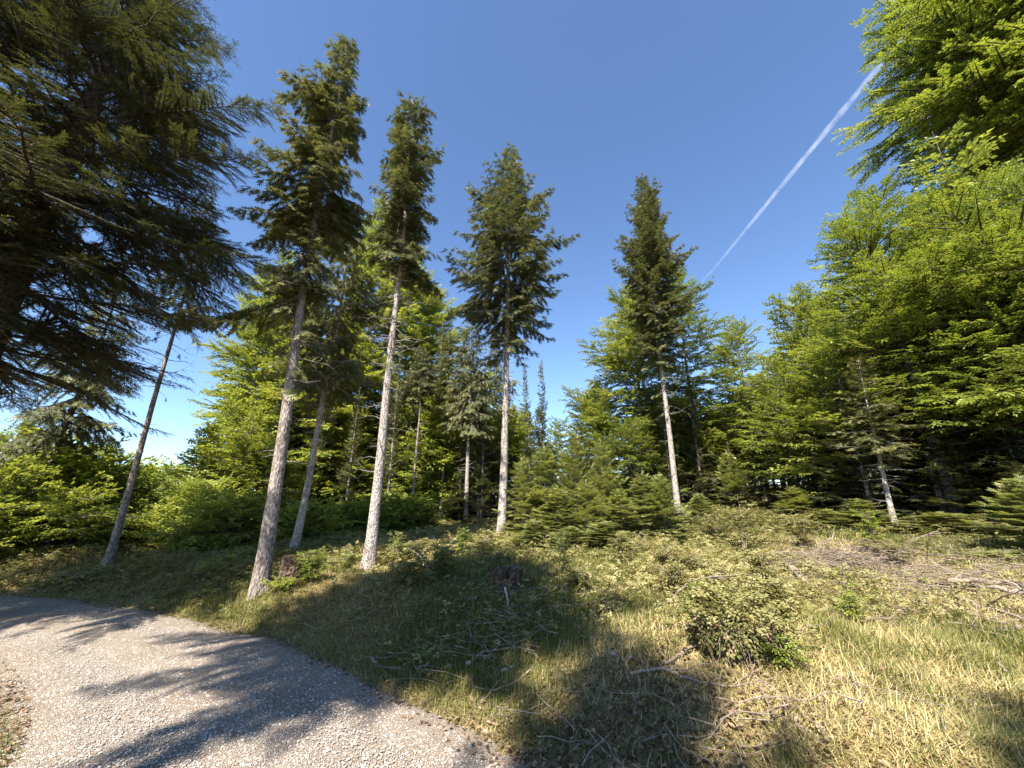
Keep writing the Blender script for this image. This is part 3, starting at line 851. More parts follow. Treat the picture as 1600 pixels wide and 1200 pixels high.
# ------------------------------------------------------------------ young firs and far conifers: prototypes, then copies
def proto_fir(sd, H, width, leafm, nb, tm, sub_sp, shoot_sp, shoot_len, hb=.1, tint0=.42):
    rg = G(sd)
    wd = MB(); lf = MB()
    ax = trunk_mesh(rg, wd, H, .012 * H, (0, 0), .02, 0, sides=7, rings=18, flare=.3)
    grow(rg, wd, lf, ax, hb, H * .97, nb, lambda h, a: width * (1 - h) ** .85 + .04, lambda h: 2 + 45 * h, droop=.06, up=.10, hang=.05, flat=.12, tm=tm, sub_sp=sub_sp, sub_len=.42, shoot_sp=shoot_sp,
         shoot_len=shoot_len, tint0=tint0, gap=.14, clump=.5, rad=.012, power=.85, jit=.4, elev_jit=11)
    # the leading shoot
    k = 26
    z = np.linspace(H * .82, H * 1.02, k); a = rg.uniform(0, 6.28, k)
    scatter(lf, tm, np.stack([0 * z, 0 * z, z], 1), np.stack([np.cos(a), np.sin(a), np.full(k, 1.3)], 1), np.stack([-np.sin(a), np.cos(a), 0 * a], 1), np.full(k, shoot_len * .8), 0, tint0 + .15)
    return wd.mesh('trunk', B_SPRUCE, True), lf.mesh('crown', leafm), H


PF = [proto_fir(200 + j, 3.0, w_, M_YFIR, 85, NEEDLE_FAR, .075, .055, .115) for j, w_ in enumerate((.95, .8, 1.1))]
PD = [proto_fir(210 + j, 6.0, w_, M_FIRDARK, 80, NEEDLE_FAR, .12, .085, .17, .3, .4) for j, w_ in enumerate((1.5, 1.25))]
PS = [proto_fir(220 + j, 10.0, w_, M_SPRUCE, 90, NEEDLE_FAR, .16, .11, .22, .5, .34) for j, w_ in enumerate((1.9, 1.5))]


def fir_copy(P, name, label, px, py, Y, wpx, rz, group, wref):
    b, zt = by_top(px, py, Y)
    H = zt - b[2]
    tm_, cm_, H0 = P
    ws = (wpx / 2 * px_m((py + 760) / 2, Y)) / wref
    t = thing(name, label, 'tree', tuple(b), rz, group, (ws, ws, H / H0))
    for nm, me in (('trunk', tm_), ('crown', cm_)):
        obj(nm, me, None, t)
    return t


GY = 'young firs of the sunlit thicket'
YF = [(815, 715, 19.5, 95, 'young fir at the left end of the sunlit thicket, right of the middle trunk'), (850, 697, 20.5, 90, 'tall young fir of the thicket directly under the sky gap'),
      (897, 678, 22, 95, 'tallest young fir of the thicket, below the round-topped beech'), (938, 690, 21, 90, 'young fir behind the thicket, left of the dark hollow'),
      (870, 760, 17.6, 95, 'young fir with a pale visible stem in the middle row of the thicket'), (915, 752, 17.2, 105, 'broad young fir in the centre of the thicket'),
      (965, 765, 17.5, 95, 'young fir between the centre of the thicket and the two pointed firs'), (1003, 738, 18.3, 90, 'left one of the two pointed young firs beside the brown spruce trunk'),
      (1030, 741, 18.5, 85, 'right one of the two pointed young firs beside the brown spruce trunk'), (1052, 800, 17.0, 90, 'low young fir at the foot of the brown spruce trunk'),
      (835, 812, 15.8, 90, 'low young fir just right of the base of the middle trunk'), (890, 822, 15.2, 90, 'low young fir in the front row of the thicket, left'),
      (945, 815, 15.0, 100, 'low young fir in the front row of the thicket, centre'), (1000, 812, 15.2, 100, 'greyish low young fir in the front row of the thicket, right'),
      (1135, 705, 23.5, 70, 'neat small fir standing between the pale trunk and the mottled-stem beech'), (1090, 770, 18.5, 60, 'small fir right behind the base of the brown spruce trunk'),
      (775, 820, 18.8, 70, 'small fir hugging the left side of the middle trunk base'), (690, 850, 16.2, 70, 'small young fir in the undergrowth between slender and middle trunks'),
      (600, 862, 14.2, 60, 'small young fir just right of the slender trunk base'), (527, 868, 13.4, 70, 'small young fir left of the slender trunk base'),
      (1290, 795, 13.2, 90, 'low shaded fir at the dark forest edge left of the brown stem'), (1340, 780, 12.2, 110, 'low fir at the dark forest edge behind the leafy saplings'),
      (1470, 800, 11.0, 150, 'spreading shaded fir in the darkest part of the right forest edge'), (1240, 760, 16.5, 90, 'olive young fir where the clearing meets the right forest edge')]
wr = (.95, .8, 1.1)
for j, (px, py, Y, wp, lab) in enumerate(YF):
    if j < 13 and j != 9: Y *= .74
    fir_copy(PF[j % 3], 'young_fir', lab, px, py, Y, wp, j * 1.7, GY if j < 14 else 'small firs scattered along the wood edges', wr[j % 3])
fir_copy(PF[0], 'young_fir', 'bright young fir at the right picture edge beside the fallen boughs', 1590, 742, 8.2, 150, .4, None, .95)
DF = [(842, 640, 27, 95, 'dark green fir left of the sky gap with level tiers'), (905, 652, 25, 70, 'slim grey-green fir right of the sky gap'), (765, 690, 23, 110, 'dark fir behind the middle trunk'),
      (1375, 470, 12.8, 190, 'dull green fir in front of the golden beeches, above the brown stem'), (1470, 455, 13.4, 190, 'tall dull fir rising among the right-hand beeches'),
      (1545, 520, 11.2, 180, 'dark fir at the right picture edge above the bright young fir'), (1310, 590, 14.0, 150, 'dark fir left of the brown spruce stem at the forest edge'),
      (1255, 640, 17.5, 120, 'half-lit fir at the left part of the right forest edge'), (1180, 660, 21, 90, 'olive fir behind the clearing, left of the low leafy beech'),
      (1425, 650, 13.2, 150, 'dark fir in the hollow right of the brown spruce stem'), (1490, 670, 12.2, 170, 'dark fir in the middle of the shaded hollow'), (1555, 640, 11.4, 160, 'dark fir in the shaded hollow next to the right picture edge'),
      (262, 742, 20, 70, 'small pale spruce tip rising above the beeches near the leaning trunk'), (720, 735, 22, 80, 'dim fir between the thin dark stems and the middle trunk'),
      (580, 640, 24, 110, 'dark fir deep in the beech wood behind the slender trunk'), (470, 640, 22, 100, 'dark fir deep in the beech wood behind the thick trunk')]
wd_ = (1.5, 1.25)
for j, (px, py, Y, wp, lab) in enumerate(DF):
    fir_copy(PD[j % 2], 'fir_tree', lab, px, py, Y, wp, j * 2.1, 'mid-size firs among the beeches', wd_[j % 2])
wd_ = (1.9, 1.5)
for j, (px, py, Y, wp, lab) in enumerate(((820, 568, 42, 46, 'far bluish spruce tip, left one of the pair beyond the middle trunk'), (845, 560, 40, 44, 'far spruce tip, right one of the pair beyond the middle trunk'),
                                          (565, 480, 30, 80, 'far spruce behind the beeches between the leaning trunks'))):
    fir_copy(PS[j % 2], 'spruce', lab, px, py, Y, wp, j * 2.1, 'far spruces beyond the wood', wd_[j % 2])
SL = [(523, 545, 21, 62, 'slender olive spruce rising between the two leaning trunks'), (625, 560, 20, 58, 'slender olive spruce close to the right of the slender tall trunk'),
      (692, 500, 24, 64, 'slender spruce with a pointed top left of the bushy grey-green spruce'), (562, 610, 18.5, 54, 'short slender spruce left of the slender tall trunk'),
      (757, 590, 22, 56, 'slender spruce squeezed in left of the middle tall trunk'), (438, 600, 20, 60, 'slender spruce just behind the thick trunk'),
      (826, 640, 23, 60, 'slender spruce right of the middle tall trunk below the far tips'), (1035, 640, 24, 60, 'slender spruce in the shade left of the brown spruce trunk'),
      (1075, 600, 25, 60, 'slender spruce behind the brown spruce trunk'), (1128, 640, 26, 60, 'slender spruce right of the mottled-stem beech')]
wd_ = (1.9, 1.5)
for j, (px, py, Y, wp, lab) in enumerate(SL):
    fir_copy(PS[j % 2], 'spruce', lab, px, py, Y, wp, j * 1.3, 'slender spruces between the tall trunks', wd_[j % 2])
# the thin brown-stemmed spruce at the dark right-hand forest edge
b = np.array([at_y(1400, 830, 12.6)[0], 12.6, 0]); b[2] = float(ground(b[0], b[1]))
zt = at_y(1340, 560, 12.6)
spruce('spruce', 'spruce with a thin reddish-brown stem at the dark right-hand forest edge', b, zt[2] - b[2], .085, 2.2, 1.3, G(240), 50, (zt[0] - b[0], 0), .05, 1., M_SPRUCE, B_SPRUCE, dead=18, droop=.1, hang=.15, tint0=.45,
       sub_sp=.10, shoot_sp=.065, shoot_len=.13)
# dead brown young spruce by the middle trunk
b, zt = by_top(748, 770, 18.2)
spruce('dead_spruce', 'dead brown young spruce left of the middle trunk base', b, zt - b[2], .05, .3, .9, G(241), 34, (0, 0), .02, 0, M_DEAD, B_STICK, dead=10, droop=.08, hang=.15, shoot_len=.09, gap=.2)

# the wood behind, which reads as one dark mass
def mass(name, label, pts, Hs, sd, leafm, kind):
    rg = G(sd); wd = MB(); lf = MB()
    for (x, y), H in zip(pts, Hs):
        gz = float(ground(x, y))
        w1 = MB(); l1 = MB()
        ax = trunk_mesh(rg, w1, H, rg.uniform(.10, .2), (rg.normal(0, .3), 0), .1, 1, sides=7, rings=14)
        con = kind == 'fir'
        grow(rg, w1, l1, ax, H * (.12 if con else .18), H * .98, 34, (lambda h, a: 2.0 * (1 - h) + .15) if con else (lambda h, a: 2.5 * (.3 + .7 * sin(pi * min(1, .2 + h * .8)))), lambda h: 5 + 40 * h, droop=.1, hang=.1,
             tm=NEEDLE_FAR if con else SPRAY_FAR, sub_sp=.30, sub_len=.5, shoot_sp=.2, shoot_len=.30, clump=.3, sub_wood=False, tint0=.36)
        off_ = np.array([x, y, gz])
        wd.add(np.concatenate(w1.v) + off_, np.concatenate(w1.t)); lf.add(np.concatenate(l1.v) + off_, np.concatenate(l1.t), 0, np.concatenate(l1.tint))
    o = obj(name, lf, leafm)
    tag(o, label, 'forest', None, 'stuff')
    w_ = obj('stems', wd, B_DARK, o, True); w_['kind'] = 'stuff'


def lattice(x0, x1, y0, y1, n, sd, ok):
    rg = G(sd); out = []
    while len(out) < n:
        p = (rg.uniform(x0, x1), rg.uniform(y0, y1))
        if ok(*p) and all((p[0] - a) ** 2 + (p[1] - c) ** 2 > 4.0 for a, c in out): out.append(p)
    return out


pts = lattice(12, 44, 11, 34, 70, 5, lambda x, y: x > 14.5 + .3 * (y - 10)); mass('forest', 'dark deciduous forest interior behind the right-hand edge trees', pts, G(1).uniform(9, 15, len(pts)), 301, M_BEECH, 'beech')
pts = lattice(10, 30, 10, 26, 36, 6, lambda x, y: x > 13 + .3 * (y - 10)); mass('forest', 'dark conifers inside the right-hand forest', pts, G(2).uniform(5, 9, len(pts)), 302, M_FIRDARK, 'fir')
pts = lattice(-17, -1, 24, 44, 50, 7, lambda x, y: x < -.5 - .00 * y and x > -.62 * y); mass('forest', 'distant wood behind the tall trunks and the beeches on the left', pts, G(3).uniform(7, 10.5, len(pts)), 303, M_BEECH, 'beech')
pts = lattice(-34, -14, 13, 34, 46, 8, lambda x, y: x < -9 - .45 * y); mass('forest', 'low leafy wood on the slope falling away beyond the road', pts, G(4).uniform(2.8, 4.2, len(pts)), 304, M_BEECH, 'beech')
pts = lattice(9, 24, 26, 36, 26, 10, lambda x, y: x > .36 * y); mass('forest', 'shaded wood behind the brown bushy spruce and the mottled-stem beech', pts, G(6).uniform(6.5, 9, len(pts)), 306, M_BEECH, 'beech')
pts = lattice(2.5, 20, 30, 48, 30, 9, lambda x, y: True); mass('forest', 'low distant conifers behind the clearing', pts, G(5).uniform(4.6, 6.2, len(pts)), 305, M_FIRDARK, 'fir')
# ------------------------------------------------------------------ grass and other ground cover
def in_view(x, y, z, m=60):
    u = x; a = y * cos(PITCH) + (z - CAM_H) * sin(PITCH); v = -y * sin(PITCH) + (z - CAM_H) * cos(PITCH)
    a = np.maximum(a, .01)
    px = 800 + FPX * u / a; py = 600 - FPX * v / a
    return (a > .3) & (px > -m) & (px < 1600 + m) & (py > 500) & (py < 1200 + m * 2)


def sample(n, ymin, ymax, sd, xr=(-16, 22), pw=1.5):
    """points on the open ground, denser near the camera"""
    rg = G(sd)
    m = n * 5
    t = rg.uniform(0, 1, m)
    y = ymin + (ymax - ymin) * t ** pw
    x = rg.uniform(-1.45, 1.45, m) * (y + .8)
    z = ground(x, y)
    off, side = road_off(x, y)
    ok = in_view(x, y, z) & (x > xr[0]) & (x < xr[1])
    return x[ok], y[ok], z[ok], off[ok], side[ok], rg


def blades(mb, rg, x, y, z, L, wd, lean, az, tint, curve=.5):
    n = len(x)
    d = np.stack([np.cos(az), np.sin(az), 0 * az], 1); s = np.stack([-np.sin(az), np.cos(az), 0 * az], 1)
    P = []
    for t, wf in ((0, 1), (.5, .8), (1, 0)):
        a = lean * (1 - curve * .5) + lean * curve * t
        out = L * t * np.sin(np.clip(a, 0, 1.5)); hh = L * t * np.cos(np.clip(a, 0, 1.5)) - .01
        c = np.stack([x, y, z + hh], 1) + d * out[:, None]
        if wf: P += [c - s * (wd * wf / 2)[:, None], c + s * (wd * wf / 2)[:, None]]
        else: P.append(c)
    V = np.stack(P, 1)
    F = np.array([[0, 1, 3], [0, 3, 2], [2, 3, 4]])[None] + (np.arange(n) * 5)[:, None, None]
    mb.add(V.reshape(-1, 3), F.reshape(-1, 3), 0, np.repeat(tint, 5))


def zones(x, y):
    """0..1 weights: green patches, bare/litter, leafy undergrowth"""
    n = fbm(x, y, 21., 1.0); n2 = fbm(x, y, 5., .45); n3 = fbm(x, y, 33., 2.6)
    green = np.clip(.42 + .55 * n + .35 * n2 + .18 * n3, 0, 1)
    hk = np.exp(-(((x - 4.0) / 1.5) ** 2 + ((y - 7.4) / 1.3) ** 2)) + .8 * np.exp(-(((x - 6.0) / 1.3) ** 2 + ((y - 9.2) / 1.5) ** 2))
    litter = np.exp(-(((x - .9) / 1.8) ** 2 + ((y - 4.0) / .9) ** 2))
    leafy = sstep(9.6, 12.6, y + .9 * n - .06 * x) * (1 - sstep(5, 9, x - .25 * (y - 9)) * .6)
    leafy = np.clip(leafy + .75 * hk, 0, 1)
    return green, litter, leafy


mbd = MB(); mbg = MB()
x, y, z, off, side, rg = sample(230000, 2.7, 24, 401, pw=1.7)
gn, lt, lfy = zones(x, y)
keep = (off > -.22 + .5 * rg.uniform(0, 1, len(x)) ** .6 + .16 * fbm(x, y, 12., 2.4)) & (rg.uniform(0, 1, len(x)) > .72 * lt) & (rg.uniform(0, 1, len(x)) > .45 * lfy)
x, y, z, gn, lfy, off, lt = [v[keep] for v in (x, y, z, gn, lfy, off, lt)]
isg = rg.uniform(0, 1, len(x)) < np.clip(gn * 1.1 - .32, 0.04, .85)
print('blades', len(x), isg.sum())
for mbx, mk in ((mbd, ~isg), (mbg, isg)):
    xs, ys, zs = x[mk], y[mk], z[mk]; n = len(xs)
    dist = np.hypot(xs, ys)
    edge = .35 + .65 * sstep(-.1, .8, off[mk])
    if mbx is mbd:
        L = rg.uniform(.08, .28, n) * edge * (1 - .4 * lt[mk]); ln = np.clip(rg.normal(1.2, .28, n), .2, 1.5)
        az = rg.normal(-.9, 1.1, n) + 2.0 * fbm(xs, ys, 3., .8)
        ti = np.clip(rg.normal(.72, .14, n) - .25 * (gn[mk] - .4), 0.3, 1)
        wd = .0034 + .0008 * dist
    else:
        L = rg.uniform(.08, .26, n) * edge; ln = np.clip(rg.normal(.55, .28, n), .05, 1.3)
        az = rg.uniform(0, 6.28, n)
        ti = np.clip(rg.normal(.30, .14, n), 0, .8)
        wd = .0036 + .0008 * dist
    blades(mbx, rg, xs, ys, zs, L, wd * rg.uniform(.6, 1.3, n), ln, az, ti)
tag(obj('dry_grass', mbd, M_GRASS), 'matted straw-coloured dead grass covering the open bank', 'grass', None, 'stuff')
tag(obj('green_grass', mbg, M_GRASS), 'fresh green grass growing in patches through the dead grass', 'grass', None, 'stuff')

# leafy undergrowth: bilberry, brambles, seedlings
mb = MB(); mw = MB()
x, y, z, off, side, rg = sample(30000, 5.6, 26, 402, pw=1.25)
gn, lt, lfy = zones(x, y)
n1 = fbm(x, y, 60., 1.6)
keep = (off > .5) & (rg.uniform(0, 1, len(x)) < np.clip(lfy * (.55 + .6 * n1) + .03, 0, 1))
x, y, z, n1 = x[keep], y[keep], z[keep], n1[keep]
n = len(x); print('undergrowth', n)
hgt = np.clip(rg.uniform(.08, .40, n) * (.7 + .5 * np.clip(n1, 0, 1)), .06, .5)
for lay in range(5):
    f = (lay + .6) / 5
    a = rg.uniform(0, 6.28, n)
    d = np.stack([np.cos(a), np.sin(a), rg.uniform(-.1, .55, n)], 1)
    p = np.stack([x + rg.normal(0, .07, n), y + rg.normal(0, .07, n), z + hgt * f], 1)
    up = np.stack([rg.normal(0, .3, n), rg.normal(0, .3, n), np.ones(n)], 1)
    scatter(mb, SPRAY_FAR if lay % 2 else SPRAY, p, d, up, rg.uniform(.12, .24, n) * np.clip(.25 + .055 * y, .5, 1), 0, np.clip(rg.normal(.52, .2, n) + .22 * fbm(x, y, 80., .7), 0, 1))
tag(obj('undergrowth', mb, M_BRUSH), 'yellow-green bilberry and bramble leaves covering the slope below the trees', 'undergrowth', None, 'stuff')

# fallen leaves
mb = MB()
x, y, z, off, side, rg = sample(9000, 2.8, 9, 403, pw=1.3)
gn, lt, lfy = zones(x, y)
keep = (off > -.25) & (rg.uniform(0, 1, len(x)) < np.clip(1.1 * lt + .06 + .25 * (np.abs(off) < .3) + .9 * ((x < -2.8) & (y < 5.6) & (off > -.5)), 0, 1))
x, y, z = x[keep], y[keep], z[keep]; n = len(x); print('litter', n)
a = rg.uniform(0, 6.28, n)
LEAF1 = tpl([leaf_shape((-.5, 0, 0), 0, 1, .55, .35, .1)])
scatter(mb, LEAF1, np.stack([x, y, z + rg.uniform(.005, .04, n)], 1), np.stack([np.cos(a), np.sin(a), rg.normal(0, .3, n)], 1), np.stack([rg.normal(0, .4, n), rg.normal(0, .4, n), np.ones(n)], 1),
        rg.uniform(.035, .075, n), 0, rg.uniform(0, 1, n))
tag(obj('leaf_litter', mb, M_LITTER), 'dry brown beech leaves lying on the verge next to the road', 'leaf litter', None, 'stuff')

# loose gravel on the road
ICO = np.array([(0, 0, 1), (.89, 0, .45), (.28, .85, .45), (-.72, .53, .45), (-.72, -.53, .45), (.28, -.85, .45), (.72, .53, -.45), (-.28, .85, -.45), (-.89, 0, -.45), (-.28, -.85, -.45), (.72, -.53, -.45), (0, 0, -1)])
ICF = np.array([(0, 1, 2), (0, 2, 3), (0, 3, 4), (0, 4, 5), (0, 5, 1), (1, 6, 2), (2, 7, 3), (3, 8, 4), (4, 9, 5), (5, 10, 1), (6, 7, 2), (7, 8, 3), (8, 9, 4), (9, 10, 5), (10, 6, 1), (11, 7, 6), (11, 8, 7), (11, 9, 8), (11, 10, 9), (11, 6, 10)])
mb = MB()
x, y, z, off, side, rg = sample(70000, 2.6, 11, 404, pw=1.8)
keep = (off < .03 + .2 * rg.uniform(0, 1, len(x)) ** 3)
x, y, off = x[keep], y[keep], off[keep]; n = len(x); print('gravel', n)
c = np.clip(1 + off / 1.5, 0, 1)
zr = np.where(off < .1, .05 * (1 - c ** 2) + .022 + fbm(x, y, 2., 2.2) * .012, ground(x, y))
s = (.0033 + .0095 * rg.uniform(0, 1, n) ** 4.2)
V = ICO[None] * rg.uniform(.6, 1.25, (n, 12, 1)) * s[:, None, None] * np.stack([rg.uniform(.8, 1.4, n), rg.uniform(.8, 1.4, n), rg.uniform(.5, .8, n)], 1)[:, None]
V = V + np.stack([x, y, zr + s * .3], 1)[:, None]
mb.add(V.reshape(-1, 3), (ICF[None] + (np.arange(n) * 12)[:, None, None]).reshape(-1, 3), 0, np.repeat(rg.uniform(0, .68, n), 12))
tag(obj('gravel', mb, M_STONE), 'loose pale limestone gravel on the forest road', 'gravel', None, 'stuff')

# fine dead twigs strewn over the clearing
mb = MB()
x, y, z, off, side, rg = sample(5200, 3.5, 20, 405, pw=1.2)
br = np.clip(fbm(x, y, 44., .8) + .3, 0, 1) + np.exp(-(((x - 6.7) / 1.6) ** 2 + ((y - 8.0) / .75) ** 2)) * 3.4 + np.exp(-(((x - .0) / .6) ** 2 + ((y - 6.2) / .3) ** 2)) * 1.2
keep = (off > .5) & (rg.uniform(0, 1, len(x)) < br * .34)
x, y, z = x[keep], y[keep], z[keep]; n = len(x); print('twigs', n)
heap = np.array([at_ground(*p) for p in zip(rg.normal(1335, 60, 420), rg.normal(885, 11, 420))] + [at_ground(*p) for p in zip(rg.uniform(1400, 1600, 130), rg.normal(925, 16, 130))])
x = np.concatenate([x, heap[:, 0]]); y = np.concatenate([y, heap[:, 1]]); z = np.concatenate([z, heap[:, 2] + rg.uniform(0, .22, len(heap))]); n = len(x)
a = rg.uniform(0, 6.28, n); L = rg.uniform(.2, .95, n)
s = np.linspace(-.5, .5, 5)
P = np.stack([x, y, z + .03], 1)[:, None] + np.stack([np.cos(a), np.sin(a), rg.normal(0, .12, n)], 1)[:, None] * (L[:, None] * s)[..., None] + rg.normal(0, .03, (n, 5, 3)) * L[:, None, None]
P[:, :, 2] = np.maximum(P[:, :, 2], ground(P[:, :, 0], P[:, :, 1]) + .015)
P[:, :, 2] += (rg.uniform(0, .12, n))[:, None]
tubes(mb, P, np.linspace(1, .35, 5)[None] * rg.uniform(.003, .009, n)[:, None], 4)
tag(obj('brushwood', mb, B_STICK), 'fine dead twigs strewn over the clearing', 'brushwood', None, 'stuff')

# ------------------------------------------------------------------ stumps, fallen wood, stones, saplings
def stump(label, px, py, r, h, sd, barkm=None, tilt=0.):
    rg = G(sd)
    b = at_ground(px, py)
    t = thing('tree_stump', label, 'stump', tuple(b))
    sides, rings = 28, 14
    a = np.arange(sides) * 2 * pi / sides
    lob = 1 + .16 * np.sin(a * 5 + rg.uniform(0, 6)) + .08 * np.sin(a * 9 + 2)
    top = h * (1 + .06 * np.sin(a * 2 + 1) + .05 * np.sin(a * 5) + rg.normal(0, .05, sides))
    wdm = MB()
    tt = np.linspace(0, 1, rings)[:, None]
    hh = -.12 + (top[None] + .12) * tt
    rr = r * (1 + (.55 * (lob - .75)[None]) * np.exp(-np.clip(hh, 0, None) / (.3 * h)) + .05 * rg.normal(0, 1, (rings, sides)))
    V = np.stack([rr * np.cos(a) + tilt * hh, rr * np.sin(a), hh], -1)
    i = np.arange(rings - 1)[:, None] * sides; k = np.arange(sides)[None]; k2 = (k + 1) % sides
    wdm.quads(V.reshape(-1, 3), np.stack([i + k, i + k2, i + sides + k2, i + sides + k], -1).reshape(-1, 4))
    obj('bark_side', wdm, barkm or B_STUMP, t)
    tp = MB()
    ring = V[-1]
    inner = ring * [.55, .55, 1] + [0, 0, -.07 * h]; inner[:, 2] += rg.normal(0, .04 * h, sides)
    cen = np.array([[tilt * h, 0, h * .86]])
    allv = np.vstack([ring, inner, cen])
    f = []
    for j in range(sides):
        j2 = (j + 1) % sides
        f += [(j, j2, sides + j2), (j, sides + j2, sides + j), (sides + j, sides + j2, 2 * sides)]
    tp.add(allv, f)
    obj('cut_top', tp, barkm or B_STUMP, t)
    return t


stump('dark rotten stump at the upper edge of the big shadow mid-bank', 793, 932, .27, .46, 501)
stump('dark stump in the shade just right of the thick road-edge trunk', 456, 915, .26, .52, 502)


def bough(label, pts, r0, sd, mat, name='fallen_branch', twigs=8, tl=.45, h=None, group=None, r1=.3):
    """a lying branch along photo pixels (px, py, metres above ground)"""
    rg = G(sd)
    K = []
    for (px, py, up) in pts:
        g = at_ground(px, py)
        if up:
            d = ray(px, py); d = d / d[1]
            for _ in range(6):
                Y = g[1]
                p = d * Y
                g = np.array([p[0], Y, float(ground(p[0], Y))])
                Y -= (g[2] + up - (CAM_H + p[2])) / max(.12, -d[2]) * 1.0
                p = d * Y; g = np.array([p[0], Y, float(ground(p[0], Y))])
            g = np.array([p[0], Y, CAM_H + p[2]])
        else:
            g = g + [0, 0, r0 * .6]
        K.append(g)
    K = np.array(K)
    u = np.linspace(0, len(K) - 1, 26)
    P = np.stack([np.interp(u, np.arange(len(K)), K[:, j]) for j in range(3)], 1)
    for _ in range(3): P[1:-1] = (P[:-2] + 2 * P[1:-1] + P[2:]) / 4
    P[1:-1] += rg.normal(0, r0 * .35, (24, 3))
    c = P[0].copy()
    m = MB()
    tubes(m, P - c, r0 * np.linspace(1, r1, 26), 7, cap=True)
    if twigs:
        k = rg.integers(4, 25, twigs)
        d = np.gradient(P, axis=0)[k]; d /= np.linalg.norm(d, axis=1, keepdims=True)
        d = d + rg.normal(0, .55, (twigs, 3)); d[:, 2] = np.abs(d[:, 2]) * .6
        l = tl * rg.uniform(.3, 1.1, twigs)
        s = np.linspace(0, 1, 5)[None, :, None]
        Q = (P[k] - c)[:, None] + d[:, None] * l[:, None, None] * s + rg.normal(0, .03, (twigs, 5, 3)) * s
        tubes(m, Q, r0 * .4 * np.linspace(1, .25, 5)[None] * np.ones((twigs, 1)), 4)
    o = obj(name, m, mat, None, True, tuple(c))
    return tag(o, label, 'fallen branch', group)


bough('long crooked grey bough at the right edge, arching over the grass', [(1640, 925, .25), (1560, 910, .3), (1490, 905, .3), (1471, 918, .1), (1430, 905, .16), (1405, 908, .05)], .045, 511, B_STICK)
bough('smooth pale bough lying parallel below the crooked grey bough', [(1650, 935, .2), (1560, 918, .2), (1478, 912, .12)], .038, 512, B_PALE, twigs=3)
bough('thick dark bough rising into the shade at the right picture edge', [(1405, 912, .05), (1450, 918, .12), (1510, 938, .1), (1620, 975, .1)], .042, 513, B_STICK)
bough('forked grey branch at the tip of the pile of boughs', [(1392, 897, .1), (1430, 930, .06), (1470, 945, .04), (1500, 968, .02)], .022, 514, B_STICK, twigs=9)
bough('reddish-brown thin bough crossing behind the crooked bough', [(1530, 885, .2), (1570, 908, .22), (1610, 930, .22)], .018, 515, B_STICK, twigs=3)
bough('broken grey log propped on the slope, pale cut end upward', [(1236, 888, .2), (1278, 922, .02)], .06, 516, B_STICK, 'broken_log', 0, r1=.9)
bough('long bent branch sticking out in front of the dark hollow under the forest edge', [(1318, 872, .12), (1380, 852, .22), (1420, 845, .3), (1466, 829, .5)], .026, 517, B_STICK, twigs=5)
bough('arched dark stick curving over the grass left of the turf hummock', [(1018, 952, .02), (1050, 938, .14), (1068, 915, .35), (1095, 901, .45), (1132, 905, .45)], .02, 518, B_STICK, twigs=5)
bough('long thin stick lying across the front of the turf hummock', [(1030, 1042, .03), (1085, 1006, .10), (1150, 1001, .14), (1240, 998, .16)], .018, 519, B_STICK, twigs=9, tl=.4)
bough('long thin branch flat on the dry grass below the turf hummock', [(985, 1052, .02), (1030, 1043, .04), (1075, 1060, .03), (1125, 1071, .03), (1222, 1072, .03)], .018, 520, B_STICK, twigs=9, tl=.35)
bough('curved bare root hanging from the dark top of the turf hummock', [(1094, 985, .05), (1102, 958, .28), (1127, 937, .45)], .014, 521, B_PALE, twigs=2, tl=.2)
bough('bleached stick leaning against the front of the middle stump', [(789, 918, .3), (795, 945, .12), (797, 962, .02)], .017, 522, B_PALE, twigs=2, tl=.25)
bough('pale stick lying on the grass below the middle stump', [(798, 952, .03), (812, 960, .04), (830, 965, .02)], .018, 523, B_PALE, twigs=3, tl=.25)
bough('short pale branch on the shaded verge near the road edge', [(580, 1028, .08), (590, 1040, .04), (640, 1050, .03)], .022, 524, B_STICK, twigs=5, tl=.25)
bough('thin forked dead twig standing on the bank above the road bend', [(130, 912, .03), (118, 905, .2), (115, 893, .45)], .016, 525, B_PALE, twigs=7, tl=.4)
bough('dark curved stick in the shaded brush heap at the middle of the verge', [(735, 1035, .03), (752, 1018, .12), (800, 1012, .12), (850, 1022, .05)], .016, 526, B_STICK, twigs=12, tl=.4)
bough('straight pale stick poking out of the shaded brush heap', [(785, 1048, .03), (812, 1037, .10)], .018, 527, B_PALE, twigs=1, tl=.2)
bough('thin twig lying on the dark leaf litter near the camera', [(768, 1078, .02), (780, 1110, .03), (800, 1140, .02)], .009, 528, B_STICK, twigs=4, tl=.25)
bough('bare shrub stem leaning in front of the slender trunk thicket', [(640, 857, .3), (660, 872, .25), (664, 893, .02)], .018, 529, B_PALE, twigs=4, tl=.4)
bough('dead leaning stick in front of the leafy saplings', [(1440, 880, .02), (1448, 850, .5), (1456, 838, .75)], .012, 530, B_STICK, twigs=5, tl=.3)
bough('short bleached stick lying at the edge of the dark hollow', [(1470, 866, .02), (1486, 858, .15)], .024, 531, B_PALE, twigs=0)
bough('grey stick slanting up from the brush left of the saplings', [(1272, 862, .03), (1303, 838, .35)], .016, 532, B_PALE, twigs=2, tl=.3)
bough('brown branch lying along the top of the brush heap', [(1250, 872, .05), (1310, 866, .16), (1370, 880, .12), (1410, 893, .05)], .022, 534, B_STICK, twigs=12, tl=.5)
bough('grey branch lying along the lower edge of the brush heap', [(1275, 905, .04), (1320, 897, .1), (1365, 901, .08), (1395, 915, .03)], .02, 535, B_STICK, twigs=12, tl=.45)
bough('thin branch crossing the right end of the brush heap', [(1385, 872, .2), (1415, 893, .12), (1450, 930, .04)], .016, 536, B_STICK, twigs=8, tl=.4)
